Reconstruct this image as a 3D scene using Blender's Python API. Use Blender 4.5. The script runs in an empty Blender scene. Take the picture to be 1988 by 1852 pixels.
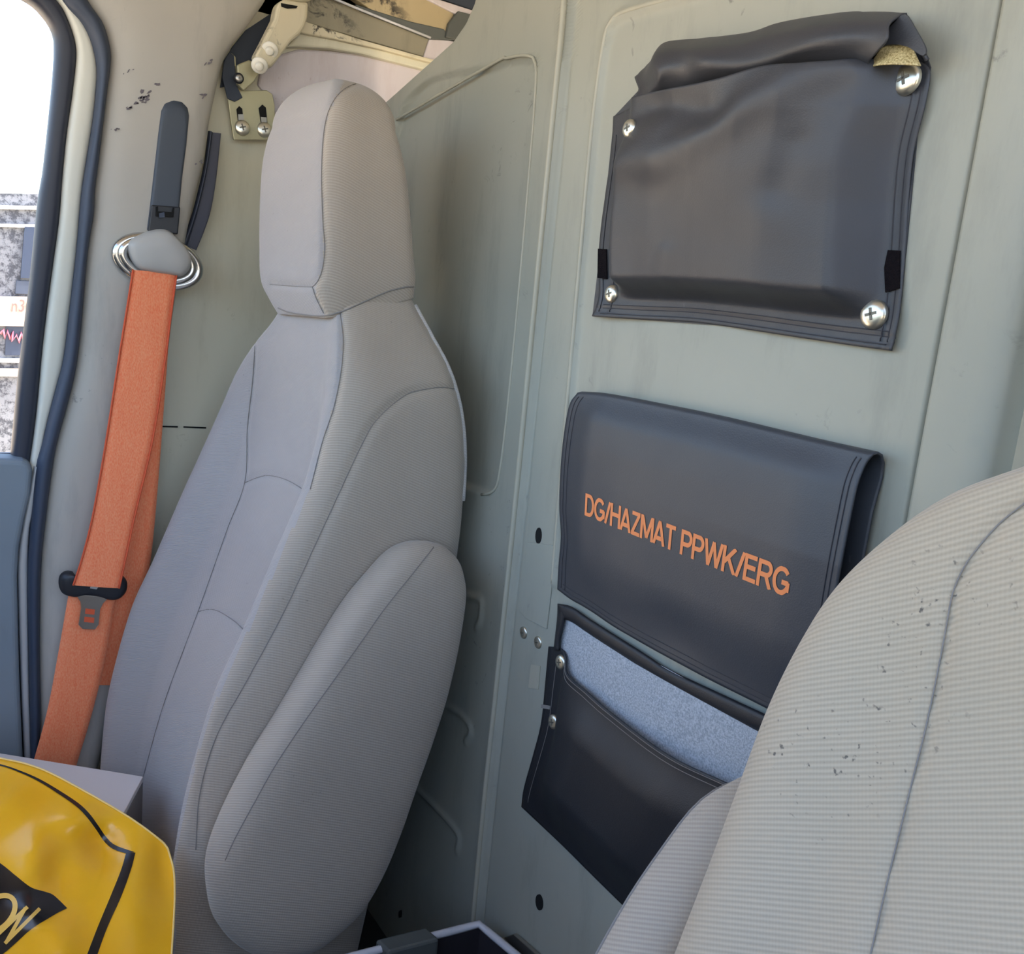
import bpy, bmesh, math, random
import numpy as np
from mathutils import Vector, Matrix
from mathutils.bvhtree import BVHTree
from mathutils.kdtree import KDTree
random.seed(7)
SC = bpy.context.scene
COL = SC.collection

# ------------------------------------------------------------------ camera
# the picture frame is 1988 x 1852; X = towards the driver's door, Y = towards the bulkhead, Z = up
CX, CY, FPX = 994.0, 926.0, 1800.0
CAM = np.array([0.0, -0.70, 1.10])
def _basis(vx=-170.0, vy=460.0, roll=0.10):
    a = np.array([vx - CX, vy - CY, FPX]); a /= np.linalg.norm(a)
    b = np.array([vx + 1000 - CX, vy + 1000 * roll - CY, FPX])
    up = np.cross(a, b); up /= np.linalg.norm(up)
    if up[1] > 0: up = -up
    X = -a; Y = np.cross(up, X)
    return np.array([X, Y, up])
RB = _basis()
cd = bpy.data.cameras.new('camera'); cam = bpy.data.objects.new('camera', cd); COL.objects.link(cam)
cd.sensor_fit = 'HORIZONTAL'; cd.sensor_width = 36.0; cd.lens = 36.0 * FPX / 1988.0
cd.clip_start = 0.02
m4 = Matrix.Identity(4)
for i in range(3):
    m4[i][0] = RB[i, 0]; m4[i][1] = -RB[i, 1]; m4[i][2] = -RB[i, 2]; m4[i][3] = CAM[i]
cam.matrix_world = m4
SC.camera = cam

# ------------------------------------------------------------------ world, sun, exposure
W = bpy.data.worlds.new('World'); SC.world = W; W.use_nodes = True
wn = W.node_tree.nodes; wl = W.node_tree.links
sky = wn.new('ShaderNodeTexSky'); sky.sky_type = 'NISHITA'
sky.sun_disc = False; sky.sun_elevation = math.radians(52); sky.sun_rotation = math.radians(20)
sky.air_density = 1.0; sky.dust_density = 3.0; sky.ozone_density = 1.0
wl.new(sky.outputs[0], wn['Background'].inputs[0]); wn['Background'].inputs[1].default_value = 0.32
sd = bpy.data.lights.new('sun', 'SUN'); sun = bpy.data.objects.new('sun', sd); COL.objects.link(sun)
sd.energy = 7.5; sd.angle = math.radians(0.6); sd.color = (1.0, 0.93, 0.82)
sun.rotation_euler = (math.radians(-38), math.radians(8), 0)     # shines down from behind the cab
SC.view_settings.view_transform = 'Standard'; SC.view_settings.look = 'None'
SC.view_settings.exposure = 1.52; SC.view_settings.gamma = 1.0
SC.view_settings.use_curve_mapping = False

# ------------------------------------------------------------------ pixel -> place helpers
def ray(p): return RB @ np.array([p[0] - CX, p[1] - CY, FPX]) / FPX
def onX(p, x): d = ray(p); return CAM + d * (x - CAM[0]) / d[0]
def onY(p, y): d = ray(p); return CAM + d * (y - CAM[1]) / d[1]
def onZ(p, z): d = ray(p); return CAM + d * (z - CAM[2]) / d[2]
def proj(q):
    v = RB.T @ (np.asarray(q, float) - CAM); return np.array([CX + FPX * v[0] / v[2], CY + FPX * v[1] / v[2]])

def catmull(P, n, closed=False):
    """smooth curve through the points, n samples spaced by length"""
    P = np.asarray(P, float); m = len(P)
    if closed: Q = np.vstack([P[-1:], P, P[:2]]); segs = m
    else: Q = np.vstack([2 * P[0] - P[1], P, 2 * P[-1] - P[-2]]); segs = m - 1
    k = 14; out = []
    for i in range(segs):
        a, b, c, d = Q[i], Q[i + 1], Q[i + 2], Q[i + 3]
        for t in np.arange(k) / k:
            out.append(.5 * ((2 * b) + (-a + c) * t + (2 * a - 5 * b + 4 * c - d) * t * t + (-a + 3 * b - 3 * c + d) * t ** 3))
    out.append(Q[segs + 1]); out = np.array(out)
    s = np.r_[0, np.cumsum(np.linalg.norm(np.diff(out, axis=0), axis=1))]
    u = np.linspace(0, s[-1], n + 1 if closed else n)
    if closed: u = u[:-1]
    return np.stack([np.interp(u, s, out[:, j]) for j in range(P.shape[1])], 1)
def linres(P, n):
    P = np.asarray(P, float); s = np.r_[0, np.cumsum(np.linalg.norm(np.diff(P, axis=0), axis=1))]
    u = np.linspace(0, s[-1], n); return np.stack([np.interp(u, s, P[:, j]) for j in range(P.shape[1])], 1)
def sm(x, a, b):
    t = np.clip((np.asarray(x, float) - a) / (b - a), 0, 1); return t * t * (3 - 2 * t)

# ------------------------------------------------------------------ object helpers
ROOTLOC = {}
def tag(o, label=None, cat=None, group=None, kind=None):
    if label: o['label'] = label
    if cat: o['category'] = cat
    if group: o['group'] = group
    if kind: o['kind'] = kind
    return o
def thing(name, label, cat, loc, group=None):
    o = bpy.data.objects.new(name, None); COL.objects.link(o); o.location = Vector(loc)
    o.empty_display_size = .05; ROOTLOC[o.name] = Vector(loc)
    return tag(o, label, cat, group)
def put(name, verts, faces, mat, parent=None, smooth=True, mats=None, fm=None):
    me = bpy.data.meshes.new(name)
    verts = np.asarray(verts, float)
    org = verts.mean(0)
    me.from_pydata([tuple(v) for v in (verts - org)], [], [tuple(int(i) for i in f) for f in faces])
    me.materials.append(mat)
    if mats:
        for m in mats: me.materials.append(m)
    if fm is not None: me.polygons.foreach_set('material_index', np.asarray(fm, 'i'))
    me.polygons.foreach_set('use_smooth', [smooth] * len(me.polygons))
    me.update()
    bm = bmesh.new(); bm.from_mesh(me); bmesh.ops.recalc_face_normals(bm, faces=bm.faces); bm.to_mesh(me); bm.free()
    o = bpy.data.objects.new(name, me); COL.objects.link(o)
    o.location = Vector(org)
    if parent is not None:
        acc = Vector((0, 0, 0)); q = parent
        while q is not None: acc += Vector(q.location); q = q.parent
        o.parent = parent; o.location = Vector(org) - acc
    return o
def gridfaces(n, m, cu=False, cv=False):
    f = []
    for i in range(n if cu else n - 1):
        for j in range(m if cv else m - 1):
            a = i * m + j; b = i * m + (j + 1) % m; c = ((i + 1) % n) * m + (j + 1) % m; d = ((i + 1) % n) * m + j
            f.append((a, b, c, d))
    return f
def sheet(name, P, mat, parent=None, thick=0.0, off=1.0, smooth=True):
    n, m, _ = P.shape
    o = put(name, P.reshape(-1, 3), gridfaces(n, m), mat, parent, smooth)
    if thick:
        s = o.modifiers.new('thickness', 'SOLIDIFY'); s.thickness = thick; s.offset = off
    return o
def tube(name, pts, r, mat, parent=None, closed=False, n=8, flat=1.0, axis=None):
    pts = np.asarray(pts, float); N = len(pts); V = []
    rr = np.full(N, r) if np.isscalar(r) else np.asarray(r)
    prev = None
    for i in range(N):
        if closed: t = pts[(i + 1) % N] - pts[i - 1]
        else: t = pts[min(i + 1, N - 1)] - pts[max(i - 1, 0)]
        t = t / (np.linalg.norm(t) + 1e-12)
        if prev is None:
            a = np.array([1., 0, 0]) if abs(t[0]) < .8 else np.array([0, 1., 0])
            if axis is not None: a = np.asarray(axis, float)
        else: a = prev
        u = a - t * np.dot(a, t); u /= np.linalg.norm(u) + 1e-12; prev = u; v = np.cross(t, u)
        for k in range(n):
            th = 2 * math.pi * k / n
            V.append(pts[i] + rr[i] * (flat * math.cos(th) * u + math.sin(th) * v))
    f = gridfaces(N, n, closed, True)
    if not closed: f += [tuple(range(n)), tuple(range((N - 1) * n, N * n))]
    return put(name, V, f, mat, parent)
def coons(B, T, L, R, n, m):
    """B,T run along s (m samples), L,R along t (n samples); returns n x m x 3"""
    s = np.linspace(0, 1, m)[None, :, None]; t = np.linspace(0, 1, n)[:, None, None]
    B, T, L, R = [np.asarray(x, float) for x in (B, T, L, R)]
    return ((1 - t) * B[None] + t * T[None] + (1 - s) * L[:, None] + s * R[:, None]
            - ((1 - s) * (1 - t) * B[0] + s * (1 - t) * B[-1] + (1 - s) * t * T[0] + s * t * T[-1]))
def prism(name, poly, vec, mat, parent=None, smooth=False, bevel=0.0, seg=2):
    poly = np.asarray(poly, float); n = len(poly); vec = np.asarray(vec, float)
    V = np.vstack([poly, poly + vec])
    f = [tuple(range(n)), tuple(range(n, 2 * n))] + [(i, (i + 1) % n, n + (i + 1) % n, n + i) for i in range(n)]
    o = put(name, V, f, mat, parent, smooth)
    if bevel:
        b = o.modifiers.new('bevel', 'BEVEL'); b.width = bevel; b.segments = seg; b.limit_method = 'ANGLE'
    return o
def box(name, lo, hi, mat, parent=None, bevel=0.0, seg=3):
    lo = np.array(lo); hi = np.array(hi)
    poly = [[lo[0], lo[1], lo[2]], [hi[0], lo[1], lo[2]], [hi[0], hi[1], lo[2]], [lo[0], hi[1], lo[2]]]
    return prism(name, poly, (0, 0, hi[2] - lo[2]), mat, parent, False, bevel, seg)
def ribbon(name, Lpx, Rpx, x, mat, parent=None, bulge=.006, thick=.01, n=70, m=9, p=4, fn=onX, xs=None):
    """a strip standing off the side of the cab between two outlines"""
    L = catmull(Lpx, n); R = catmull(Rpx, n); P = np.zeros((n, m + 2, 3))
    for i in range(n):
        xx = x if xs is None else np.interp(i / (n - 1), np.linspace(0, 1, len(xs)), xs)
        a = fn(L[i], xx); b = fn(R[i], xx)
        P[i, 0] = a; P[i, -1] = b
        P[i, 0, 0] -= thick; P[i, -1, 0] -= thick
        for j in range(m):
            c = j / (m - 1); P[i, j + 1] = a + (b - a) * c
            P[i, j + 1, 0] += bulge * (1 - abs(2 * c - 1) ** p)
    return sheet(name, P, mat, parent)
def pillow(name, poly, nrm, h, mat, parent=None, p=2.6, rings=10, n=72, smoothp=True, back=.0):
    """closed outline swelling along nrm"""
    B = catmull(poly, n, True) if smoothp else linres(np.vstack([poly, poly[:1]]), n + 1)[:-1]
    c = B.mean(0); V = []; nrm = np.asarray(nrm, float)
    if back: V += list(B - nrm * back)
    ks = [1 - (k / rings) for k in range(rings)]
    for s in ks: V += list(c + (B - c) * s + nrm * h * (1 - s ** p) ** (1 / p))
    nr = rings + (1 if back else 0)
    f = gridfaces(nr, n, False, True); V.append(c + nrm * h); k0 = (nr - 1) * n
    f += [(k0 + i, k0 + (i + 1) % n, nr * n) for i in range(n)]
    return put(name, V, f, mat, parent)
def screw(name, pos, nrm, r, parent, mat=None, slot=None, h=.45, rot=.3):
    """domed head with a cross recess"""
    nrm = np.asarray(nrm, float) / np.linalg.norm(nrm); u = np.cross(nrm, [0, 0, 1.]); u /= np.linalg.norm(u); v = np.cross(nrm, u)
    V = []; n = 24; prof = [(1.02, 0.0), (1.0, .35), (.93, .62), (.78, .84), (.55, .96), (.3, 1.0)]
    for rr, hh in prof:
        for k in range(n):
            th = 2 * math.pi * k / n; V.append(np.asarray(pos) + r * rr * (math.cos(th) * u + math.sin(th) * v) + nrm * hh * h * r)
    V.append(np.asarray(pos) + nrm * h * r * 1.01)
    f = gridfaces(len(prof), n, False, True); k0 = (len(prof) - 1) * n
    f += [(k0 + i, k0 + (i + 1) % n, len(V) - 1) for i in range(n)]
    o = put(name, V, f, mat or M['zinc'], parent)
    c = np.asarray(pos) + nrm * h * r * .98; V = []; f = []
    for a in (rot, rot + math.pi / 2):
        d = math.cos(a) * u + math.sin(a) * v; e = math.cos(a + math.pi / 2) * u + math.sin(a + math.pi / 2) * v; b0 = len(V)
        for z in (0, .06 * r):
            for sx, sy in ((-1, -1), (1, -1), (1, 1), (-1, 1)): V.append(c + d * sx * r * .42 + e * sy * r * .09 + nrm * z)
        f += [(b0, b0 + 1, b0 + 2, b0 + 3), (b0 + 4, b0 + 5, b0 + 6, b0 + 7)] + [(b0 + i, b0 + (i + 1) % 4, b0 + 4 + (i + 1) % 4, b0 + 4 + i) for i in range(4)]
    put('cross_slot', V, f, slot or M['slot'], o, False)
    return o

# ------------------------------------------------------------------ materials
M = {}
def srgb(c): return tuple(((x / 255) / 12.92 if x / 255 < .04045 else ((x / 255 + .055) / 1.055) ** 2.4) for x in c) + (1,)
def base(name, col, rough=.6, metal=0.0, spec=.5):
    m = bpy.data.materials.new(name); m.use_nodes = True; b = m.node_tree.nodes['Principled BSDF']
    b.inputs['Base Color'].default_value = srgb(col); b.inputs['Roughness'].default_value = rough
    b.inputs['Metallic'].default_value = metal; b.inputs['Specular IOR Level'].default_value = spec
    M[name] = m; return m, m.node_tree.nodes, m.node_tree.links, b
def coords(nd): return nd.new('ShaderNodeTexCoord').outputs['Object']
def noise(nd, lk, co, scale, detail=4, rough=.6, stretch=None, dist=0):
    if stretch:
        mp = nd.new('ShaderNodeMapping'); mp.inputs['Scale'].default_value = stretch; lk.new(co, mp.inputs['Vector']); co = mp.outputs[0]
    t = nd.new('ShaderNodeTexNoise'); t.inputs['Scale'].default_value = scale; t.inputs['Detail'].default_value = detail
    t.inputs['Roughness'].default_value = rough; t.inputs['Distortion'].default_value = dist
    lk.new(co, t.inputs['Vector']); return t.outputs['Fac']
def ramp(nd, lk, fac, stops):
    r = nd.new('ShaderNodeValToRGB'); el = r.color_ramp.elements
    while len(el) < len(stops): el.new(.5)
    for e, (p, c) in zip(el, stops): e.position = p; e.color = c if len(c) == 4 else srgb(c)
    lk.new(fac, r.inputs[0]); return r.outputs[0]
def mix(nd, lk, fac, a, b, mode='MIX'):
    x = nd.new('ShaderNodeMix'); x.data_type = 'RGBA'; x.blend_type = mode
    for s, v in ((0, fac), (6, a), (7, b)):
        if isinstance(v, (int, float)): x.inputs[s].default_value = v
        elif isinstance(v, tuple): x.inputs[s].default_value = v
        else: lk.new(v, x.inputs[s])
    return x.outputs[2]
def math_(nd, lk, op, a, b=None, c=None):
    x = nd.new('ShaderNodeMath'); x.operation = op
    for i, v in enumerate((a, b, c)):
        if v is None: continue
        if isinstance(v, (int, float)): x.inputs[i].default_value = v
        else: lk.new(v, x.inputs[i])
    return x.outputs[0]
def bump(nd, lk, b, h, strength=.3, dist=.002):
    x = nd.new('ShaderNodeBump'); x.inputs['Strength'].default_value = strength; x.inputs['Distance'].default_value = dist
    lk.new(h, x.inputs['Height']); lk.new(x.outputs[0], b.inputs['Normal'])
W1 = (1, 1, 1, 1); K0 = (0, 0, 0, 1)
def worn(name, col, dark, light=None, rough=.5, metal=0., speck=.5, sscale=38, spread=(.62, .70), bumpy=.12, spec=.5):
    """painted sheet metal: cloudy tone, streaks, small dark scuffs"""
    m, nd, lk, b = base(name, col, rough, metal, spec); co = coords(nd)
    big = ramp(nd, lk, noise(nd, lk, co, 5, 5), [(.3, K0), (.75, W1)])
    c = mix(nd, lk, math_(nd, lk, 'MULTIPLY', big, .55), srgb(col), srgb(light or col))
    st = ramp(nd, lk, noise(nd, lk, co, 16, 6, .7, (1, 1, .22)), [(.52, K0), (.78, W1)])
    c = mix(nd, lk, math_(nd, lk, 'MULTIPLY', st, .28), c, srgb(dark))
    sp = ramp(nd, lk, noise(nd, lk, co, sscale, 5, .7, None, .6), [(spread[0], K0), (spread[1], W1)])
    gate = ramp(nd, lk, noise(nd, lk, co, 4.5, 2), [(.5, K0), (.66, W1)])
    c = mix(nd, lk, math_(nd, lk, 'MULTIPLY', math_(nd, lk, 'MULTIPLY', sp, gate), speck), c, srgb(dark))
    lk.new(c, b.inputs['Base Color'])
    bump(nd, lk, b, noise(nd, lk, co, 60, 3), bumpy, .001)
    return m
worn('bulkhead_paint', (158, 159, 147), (72, 76, 74), (170, 170, 158), .46, speck=.6)
worn('pillar_paint', (176, 172, 164), (80, 76, 80), (186, 182, 172), .5, speck=.8, sscale=30, spread=(.63, .70))
worn('side_paint', (206, 202, 180), (150, 142, 112), (212, 208, 190), .5, speck=.45, sscale=60)
worn('lavender_paint', (196, 188, 192), (140, 110, 100), (206, 200, 206), .5, speck=.5, sscale=60)
worn('cream_paint', (216, 214, 200), (150, 140, 120), (222, 220, 210), .4, speck=.25)
worn('old_cream', (206, 196, 168), (40, 34, 30), (214, 206, 182), .45, speck=.95, sscale=45, spread=(.53, .6))
worn('greasy_rail', (168, 152, 118), (26, 24, 24), (176, 162, 130), .5, speck=.95, sscale=22, spread=(.5, .6))
worn('track_grey', (132, 126, 108), (44, 42, 38), (150, 144, 124), .5, speck=.9, sscale=26, spread=(.52, .62))
worn('zinc_plate', (178, 172, 140), (110, 104, 90), (192, 188, 158), .42, .45, speck=.5)
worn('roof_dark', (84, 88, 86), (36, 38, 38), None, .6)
worn('door_panel', (120, 132, 142), (88, 96, 104), (134, 146, 156), .55, speck=.1)
worn('floor_rubber', (44, 42, 42), (20, 20, 20), (58, 54, 52), .8)

def fabric(name, col, dark, per=.0031, a=(-.59, .4, 1.0), b2=(.7, .75, .1), stain=False, depth=.5):
    m, nd, lk, b = base(name, col, .92, 0, .25); co = coords(nd)
    b.inputs['Sheen Weight'].default_value = .25; b.inputs['Sheen Roughness'].default_value = .5
    def band(v, p):
        v = np.array(v) / np.linalg.norm(v) * 2 * math.pi / p
        d = nd.new('ShaderNodeVectorMath'); d.operation = 'DOT_PRODUCT'; lk.new(co, d.inputs[0]); d.inputs[1].default_value = tuple(v)
        s = math_(nd, lk, 'SINE', d.outputs['Value']); return math_(nd, lk, 'MULTIPLY_ADD', s, .5, .5)
    r = band(a, per); q = band(b2, per * .55)
    h = math_(nd, lk, 'ADD', math_(nd, lk, 'MULTIPLY', r, .8), math_(nd, lk, 'MULTIPLY', q, .2))
    cl = ramp(nd, lk, noise(nd, lk, co, 7, 5), [(.3, K0), (.75, W1)])
    c = mix(nd, lk, math_(nd, lk, 'MULTIPLY', cl, .22), srgb(col), srgb(dark))
    inv = math_(nd, lk, 'SUBTRACT', 1.0, h)
    c = mix(nd, lk, math_(nd, lk, 'MULTIPLY', inv, depth), c, srgb(dark))
    sp = ramp(nd, lk, noise(nd, lk, co, 210, 2, .5), [(.66 if stain else .70, K0), (.73, W1)])
    gt = ramp(nd, lk, noise(nd, lk, co, 6, 1), [(.58, K0), (.66, W1)])
    c = mix(nd, lk, math_(nd, lk, 'MULTIPLY', math_(nd, lk, 'MULTIPLY', sp, gt), .75 if stain else .3), c, srgb((60, 58, 60)))
    lk.new(c, b.inputs['Base Color']); bump(nd, lk, b, h, .55, .0006)
    return m
fabric('seat_fabric', (180, 169, 155), (136, 126, 115))
fabric('seat_fabric_plain', (168, 163, 161), (148, 143, 142), per=.0018, depth=.22)
fabric('driver_fabric', (188, 174, 154), (148, 135, 116), stain=True)
base('stitch_thread', (132, 127, 123), .9)
base('dark_thread', (64, 63, 68), .9); base('light_thread', (196, 192, 186), .9)
fabric('piping_fabric', (196, 192, 188), (150, 148, 146))

def vinyl(name, col, rough=.38, grain=.25):
    m, nd, lk, b = base(name, col, rough, 0, .5); co = coords(nd)
    cl = noise(nd, lk, co, 9, 5); r = nd.new('ShaderNodeMapRange'); r.inputs[3].default_value = rough - .08; r.inputs[4].default_value = rough + .14
    lk.new(cl, r.inputs[0]); lk.new(r.outputs[0], b.inputs['Roughness'])
    sc = ramp(nd, lk, noise(nd, lk, co, 90, 4, .7, (1, 1, .3)), [(.68, K0), (.8, W1)])
    gt = ramp(nd, lk, noise(nd, lk, co, 8, 2), [(.55, K0), (.7, W1)])
    c = mix(nd, lk, math_(nd, lk, 'MULTIPLY', math_(nd, lk, 'MULTIPLY', sc, gt), .35), srgb(col), srgb((150, 150, 152)))
    lk.new(c, b.inputs['Base Color'])
    v = nd.new('ShaderNodeTexVoronoi'); v.inputs['Scale'].default_value = 700; lk.new(co, v.inputs['Vector'])
    bump(nd, lk, b, v.outputs['Distance'], grain, .0004); return m
vinyl('black_vinyl', (60, 61, 66), .44); vinyl('flap_vinyl', (59, 62, 69), .44); vinyl('binding_vinyl', (36, 37, 42), .5)
m, nd, lk, b = base('lining_grey', (176, 184, 196), .85); co = coords(nd); h = noise(nd, lk, co, 500, 2)
lk.new(ramp(nd, lk, h, [(.35, (146, 152, 160)), (.65, (188, 193, 200))]), b.inputs['Base Color']); bump(nd, lk, b, h, .4, .0006)
m, nd, lk, b = base('lining_gold', (190, 170, 110), .4); co = coords(nd); h = noise(nd, lk, co, 700, 2)
lk.new(ramp(nd, lk, h, [(.3, (140, 120, 70)), (.7, (226, 210, 160))]), b.inputs['Base Color']); bump(nd, lk, b, h, .5, .0006)
m, nd, lk, b = base('hook_tape', (26, 22, 26), .98, 0, .1); bump(nd, lk, b, noise(nd, lk, coords(nd), 900, 2), 1, .002)
base('orange_print', (236, 140, 84), .6)
m, nd, lk, b = base('orange_webbing', (248, 128, 84), .7, 0, .3); co = coords(nd)
b.inputs['Sheen Weight'].default_value = .2
h1 = noise(nd, lk, co, 620, 1, .4, (1, 1.0, .45)); h2 = noise(nd, lk, co, 130, 2, .5, (1, 1, .03))
c = ramp(nd, lk, h1, [(.3, (250, 126, 80)), (.7, (255, 162, 116))])
c = mix(nd, lk, .22, c, ramp(nd, lk, h2, [(.3, (246, 120, 76)), (.7, (255, 158, 112))]))
lk.new(c, b.inputs['Base Color']); bump(nd, lk, b, h1, .5, .0008)
base('orange_edge', (214, 92, 56), .8)
base('zinc', (214, 210, 196), .28, .9); base('slot', (112, 108, 98), .5, .5); base('chrome', (206, 206, 206), .18, 1.0)
base('steel', (176, 172, 166), .3, .9); base('black_plastic', (34, 36, 42), .42); base('slot_plastic', (64, 72, 84), .5)
base('grey_plastic', (176, 174, 170), .42); base('rubber', (56, 66, 84), .55); base('gasket', (44, 48, 62), .45)
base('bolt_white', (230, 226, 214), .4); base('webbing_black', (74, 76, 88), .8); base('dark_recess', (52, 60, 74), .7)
base('hole_black', (8, 8, 8), .9); base('scuff', (104, 98, 104), .7); base('bright_trim', (196, 198, 200), .35, .3); worn('ridge_paint', (170, 167, 150), (136, 122, 98), (180, 178, 164), .42, speck=.7)
worn('bin_dark', (44, 42, 46), (24, 22, 24), (70, 64, 70), .3, speck=.3); worn('bin_rim', (190, 190, 196), (70, 66, 72), (214, 214, 220), .35, speck=.9, sscale=60)
base('card_white', (206, 198, 194), .8); base('card_side', (120, 112, 108), .85)
m, nd, lk, b = base('yellow_vinyl', (246, 180, 30), .22, 0, .6)
co = coords(nd); lk.new(ramp(nd, lk, noise(nd, lk, co, 7, 4), [(.3, (248, 178, 24)), (.7, (252, 192, 38))]), b.inputs['Base Color'])
base('black_print', (24, 20, 22), .26, 0, .6); base('yellow_print', (240, 192, 92), .35); base('yellow_edge', (250, 214, 130), .6)
worn('concrete', (196, 178, 152), (150, 136, 116), (208, 192, 166), .9)
m, nd, lk, b = base('truck_grey', (150, 156, 168), .5); co = coords(nd)
lk.new(ramp(nd, lk, noise(nd, lk, co, 30, 4, .8), [(.42, (52, 56, 66)), (.56, (112, 116, 124))]), b.inputs['Base Color'])
base('truck_dark', (44, 56, 78), .4); base('truck_white', (170, 150, 138), .5); base('truck_pink', (226, 120, 140), .6); base('truck_text', (120, 100, 96), .6)
m, nd, lk, b = base('glass', (255, 255, 255), .0); b.inputs['Transmission Weight'].default_value = 1.0; b.inputs['IOR'].default_value = 1.02
base('roof_liner', (150, 146, 138), .8)
# ==================================================================
# STRUCTURE
# ==================================================================
def struct(o): o['kind'] = 'structure'; return o
NY = np.array([0, -1.0, 0])
def wall_xz(p): q = onY(p, 0.0); return q[[0, 2]]
def seg_dist(X, Z, poly, closed=True):
    poly = np.asarray(poly); d = np.full(X.shape, 9.0); ins = np.zeros(X.shape, bool); n = len(poly)
    for i in range(n if closed else n - 1):
        a = poly[i]; b = poly[(i + 1) % n]; e = b - a; L = e @ e + 1e-12
        t = np.clip(((X - a[0]) * e[0] + (Z - a[1]) * e[1]) / L, 0, 1)
        d = np.minimum(d, np.hypot(X - a[0] - t * e[0], Z - a[1] - t * e[1]))
        if closed:
            c = ((a[1] > Z) != (b[1] > Z)) & (X < (b[0] - a[0]) * (Z - a[1]) / (b[1] - a[1] + 1e-12) + a[0]); ins ^= c
    return np.where(ins, -d, d) if closed else d
RIDGE = np.array([wall_xz(p) for p in [(1119, -120), (1119, 0), (1098, 220), (1060, 600), (1020, 1000), (985, 1330), (960, 1560), (938, 1790), (925, 1950)]])
recess_px = [(770, 232), (960, 122), (985, 113), (1022, 108), (1040, 125), (1037, 220), (1012, 520), (985, 800), (968, 930), (955, 955), (935, 960), (800, 900), (700, 800)]
RECESS = catmull([wall_xz(p) for p in recess_px], 160, True)
bead_px = [(1500, -60), (1350, -10), (1225, 25), (1195, 48), (1182, 90), (1160, 250), (1135, 520), (1110, 800), (1092, 1010), (1082, 1130)]
BEAD = catmull([wall_xz(p) for p in bead_px], 120)
HOOKS = []
for pts in ([(870, 1150), (925, 1160), (935, 1172), (932, 1205), (925, 1217)], [(850, 1362), (893, 1385), (912, 1408), (914, 1425), (905, 1438)],
            [(800, 1520), (850, 1570), (885, 1610), (893, 1630), (888, 1650)]):
    HOOKS.append(catmull([wall_xz(p) for p in pts], 30))
def wall_h(X, Z):
    h = np.zeros(X.shape)
    xr = np.interp(Z, RIDGE[::-1, 1], RIDGE[::-1, 0]); dx = X - xr
    h += .012 * np.exp(-((dx + .012) / .010) ** 4)      # folded flange standing proud
    h += .004 * sm(dx, .004, .008)                                             # lapped main sheet
    d = seg_dist(X, Z, RECESS); h -= .010 * sm(-d, 0, .008)
    d = seg_dist(X, Z, BEAD, False); h += .006 * np.exp(-(d / .006) ** 2)
    for hk in HOOKS:
        d = seg_dist(X, Z, hk, False); h += .004 * np.exp(-(d / .005) ** 2)
    h += .0008 * np.sin(X * 9) * np.sin(Z * 7)
    return h
nz, nx = 430, 320
zz = np.linspace(-.06, 1.78, nz)
cut = np.array([onY(p, 0)[[0, 2]] for p in [(690, 250), (762, 188), (840, 118), (880, 82), (905, 45), (922, 5), (932, -60), (940, -200)]])
xl = np.interp(zz, cut[:, 1], cut[:, 0]); xl = np.where(zz < cut[0, 1], -1.64, xl); xl = np.clip(xl, -1.64, -1.0)
seam_top = onY((1932, 0), 0)[0]; seam_bot = onY((1778, 1010), 0)[0]
XS = -.456
u = np.linspace(0, 1, nx)
XX = xl[:, None] + (XS - xl)[:, None] * u[None]; ZZ = np.repeat(zz[:, None], nx, 1)
P = np.stack([XX, -wall_h(XX, ZZ), ZZ], 2)
back = P[:, :1].copy(); back[:, :, 1] += .016
end = P[:, -1:].copy(); end[:, :, 1] += .02
wall_back = struct(sheet('wall_back', np.concatenate([back, P, end], 1), M['bulkhead_paint']))
# right-hand sheet beyond the seam, with its shallow step
xs = np.array([-.4535, -.4530, -.4515, -.449, -.43, -.415, -.400, -.392, -.384, -.380, -.376, -.30, -.1, .35])
ys = np.array([.02, -.004, -.0075, -.008, -.008, -.008, -.007, .000, .010, .012, -.004, -.006, -.006, -.006])
P = np.stack([np.repeat(xs[None], 30, 0), np.repeat(ys[None], 30, 0), np.repeat(np.linspace(-.06, 1.78, 30)[:, None], len(xs), 1)], 2)
o = sheet('trim_1', P, M['bulkhead_paint']); struct(o)
for p_, r_ in (((1045, 1040), (.007, .011)), ((1029, 1196), (.006, .006)), ((1046, 1752), (.008, .011)), ((775, 1775), (.003, .007))):
    c = onY(p_, -.0052); th = np.linspace(0, 2 * math.pi, 24, endpoint=False)
    prism('hole', [c + [r_[0] * math.cos(t), 0, r_[1] * math.sin(t)] for t in th], (0, .004, 0), M['hole_black'], wall_back)
# worn beads standing on the sheet
wr = np.stack([RIDGE[:, 0] - .010, np.full(len(RIDGE), -.0115), RIDGE[:, 1]], 1)
tube('folded_flange', catmull(wr, 90), .0042, M['ridge_paint'], wall_back, n=10)
tube('stamped_bead', np.stack([BEAD[:, 0], np.full(len(BEAD), -.0072), BEAD[:, 1]], 1), .0034, M['ridge_paint'], wall_back, n=8)
rq = catmull([wall_xz(p) for p in recess_px[:11]], 90); tube('recess_edge', np.stack([rq[:, 0], np.full(90, -.0002), rq[:, 1]], 1), .0022, M['ridge_paint'], wall_back, n=8)
# access cover on the bulkhead post
cov = [(1026, 1052), (1082, 1060), (1063, 1221), (1022, 1200), (1012, 1185), (1014, 1150)]
prism('access_cover', [onY(p, -.0046) for p in cov], (0, -.0022, 0), M['bulkhead_paint'], wall_back, bevel=.0008)
for p in ((1045, 1247), (1017, 1228)): screw('screw', onY(p, -.0045), NY, .0085, wall_back, h=.35)
c = onY((1040, 1320), -.0045)
prism('tape_patch', [onY(p, -.0046) for p in [(1032, 1290), (1050, 1293), (1046, 1338), (1027, 1335)]], (0, -.0012, 0), M['ridge_paint'], wall_back)
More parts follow.
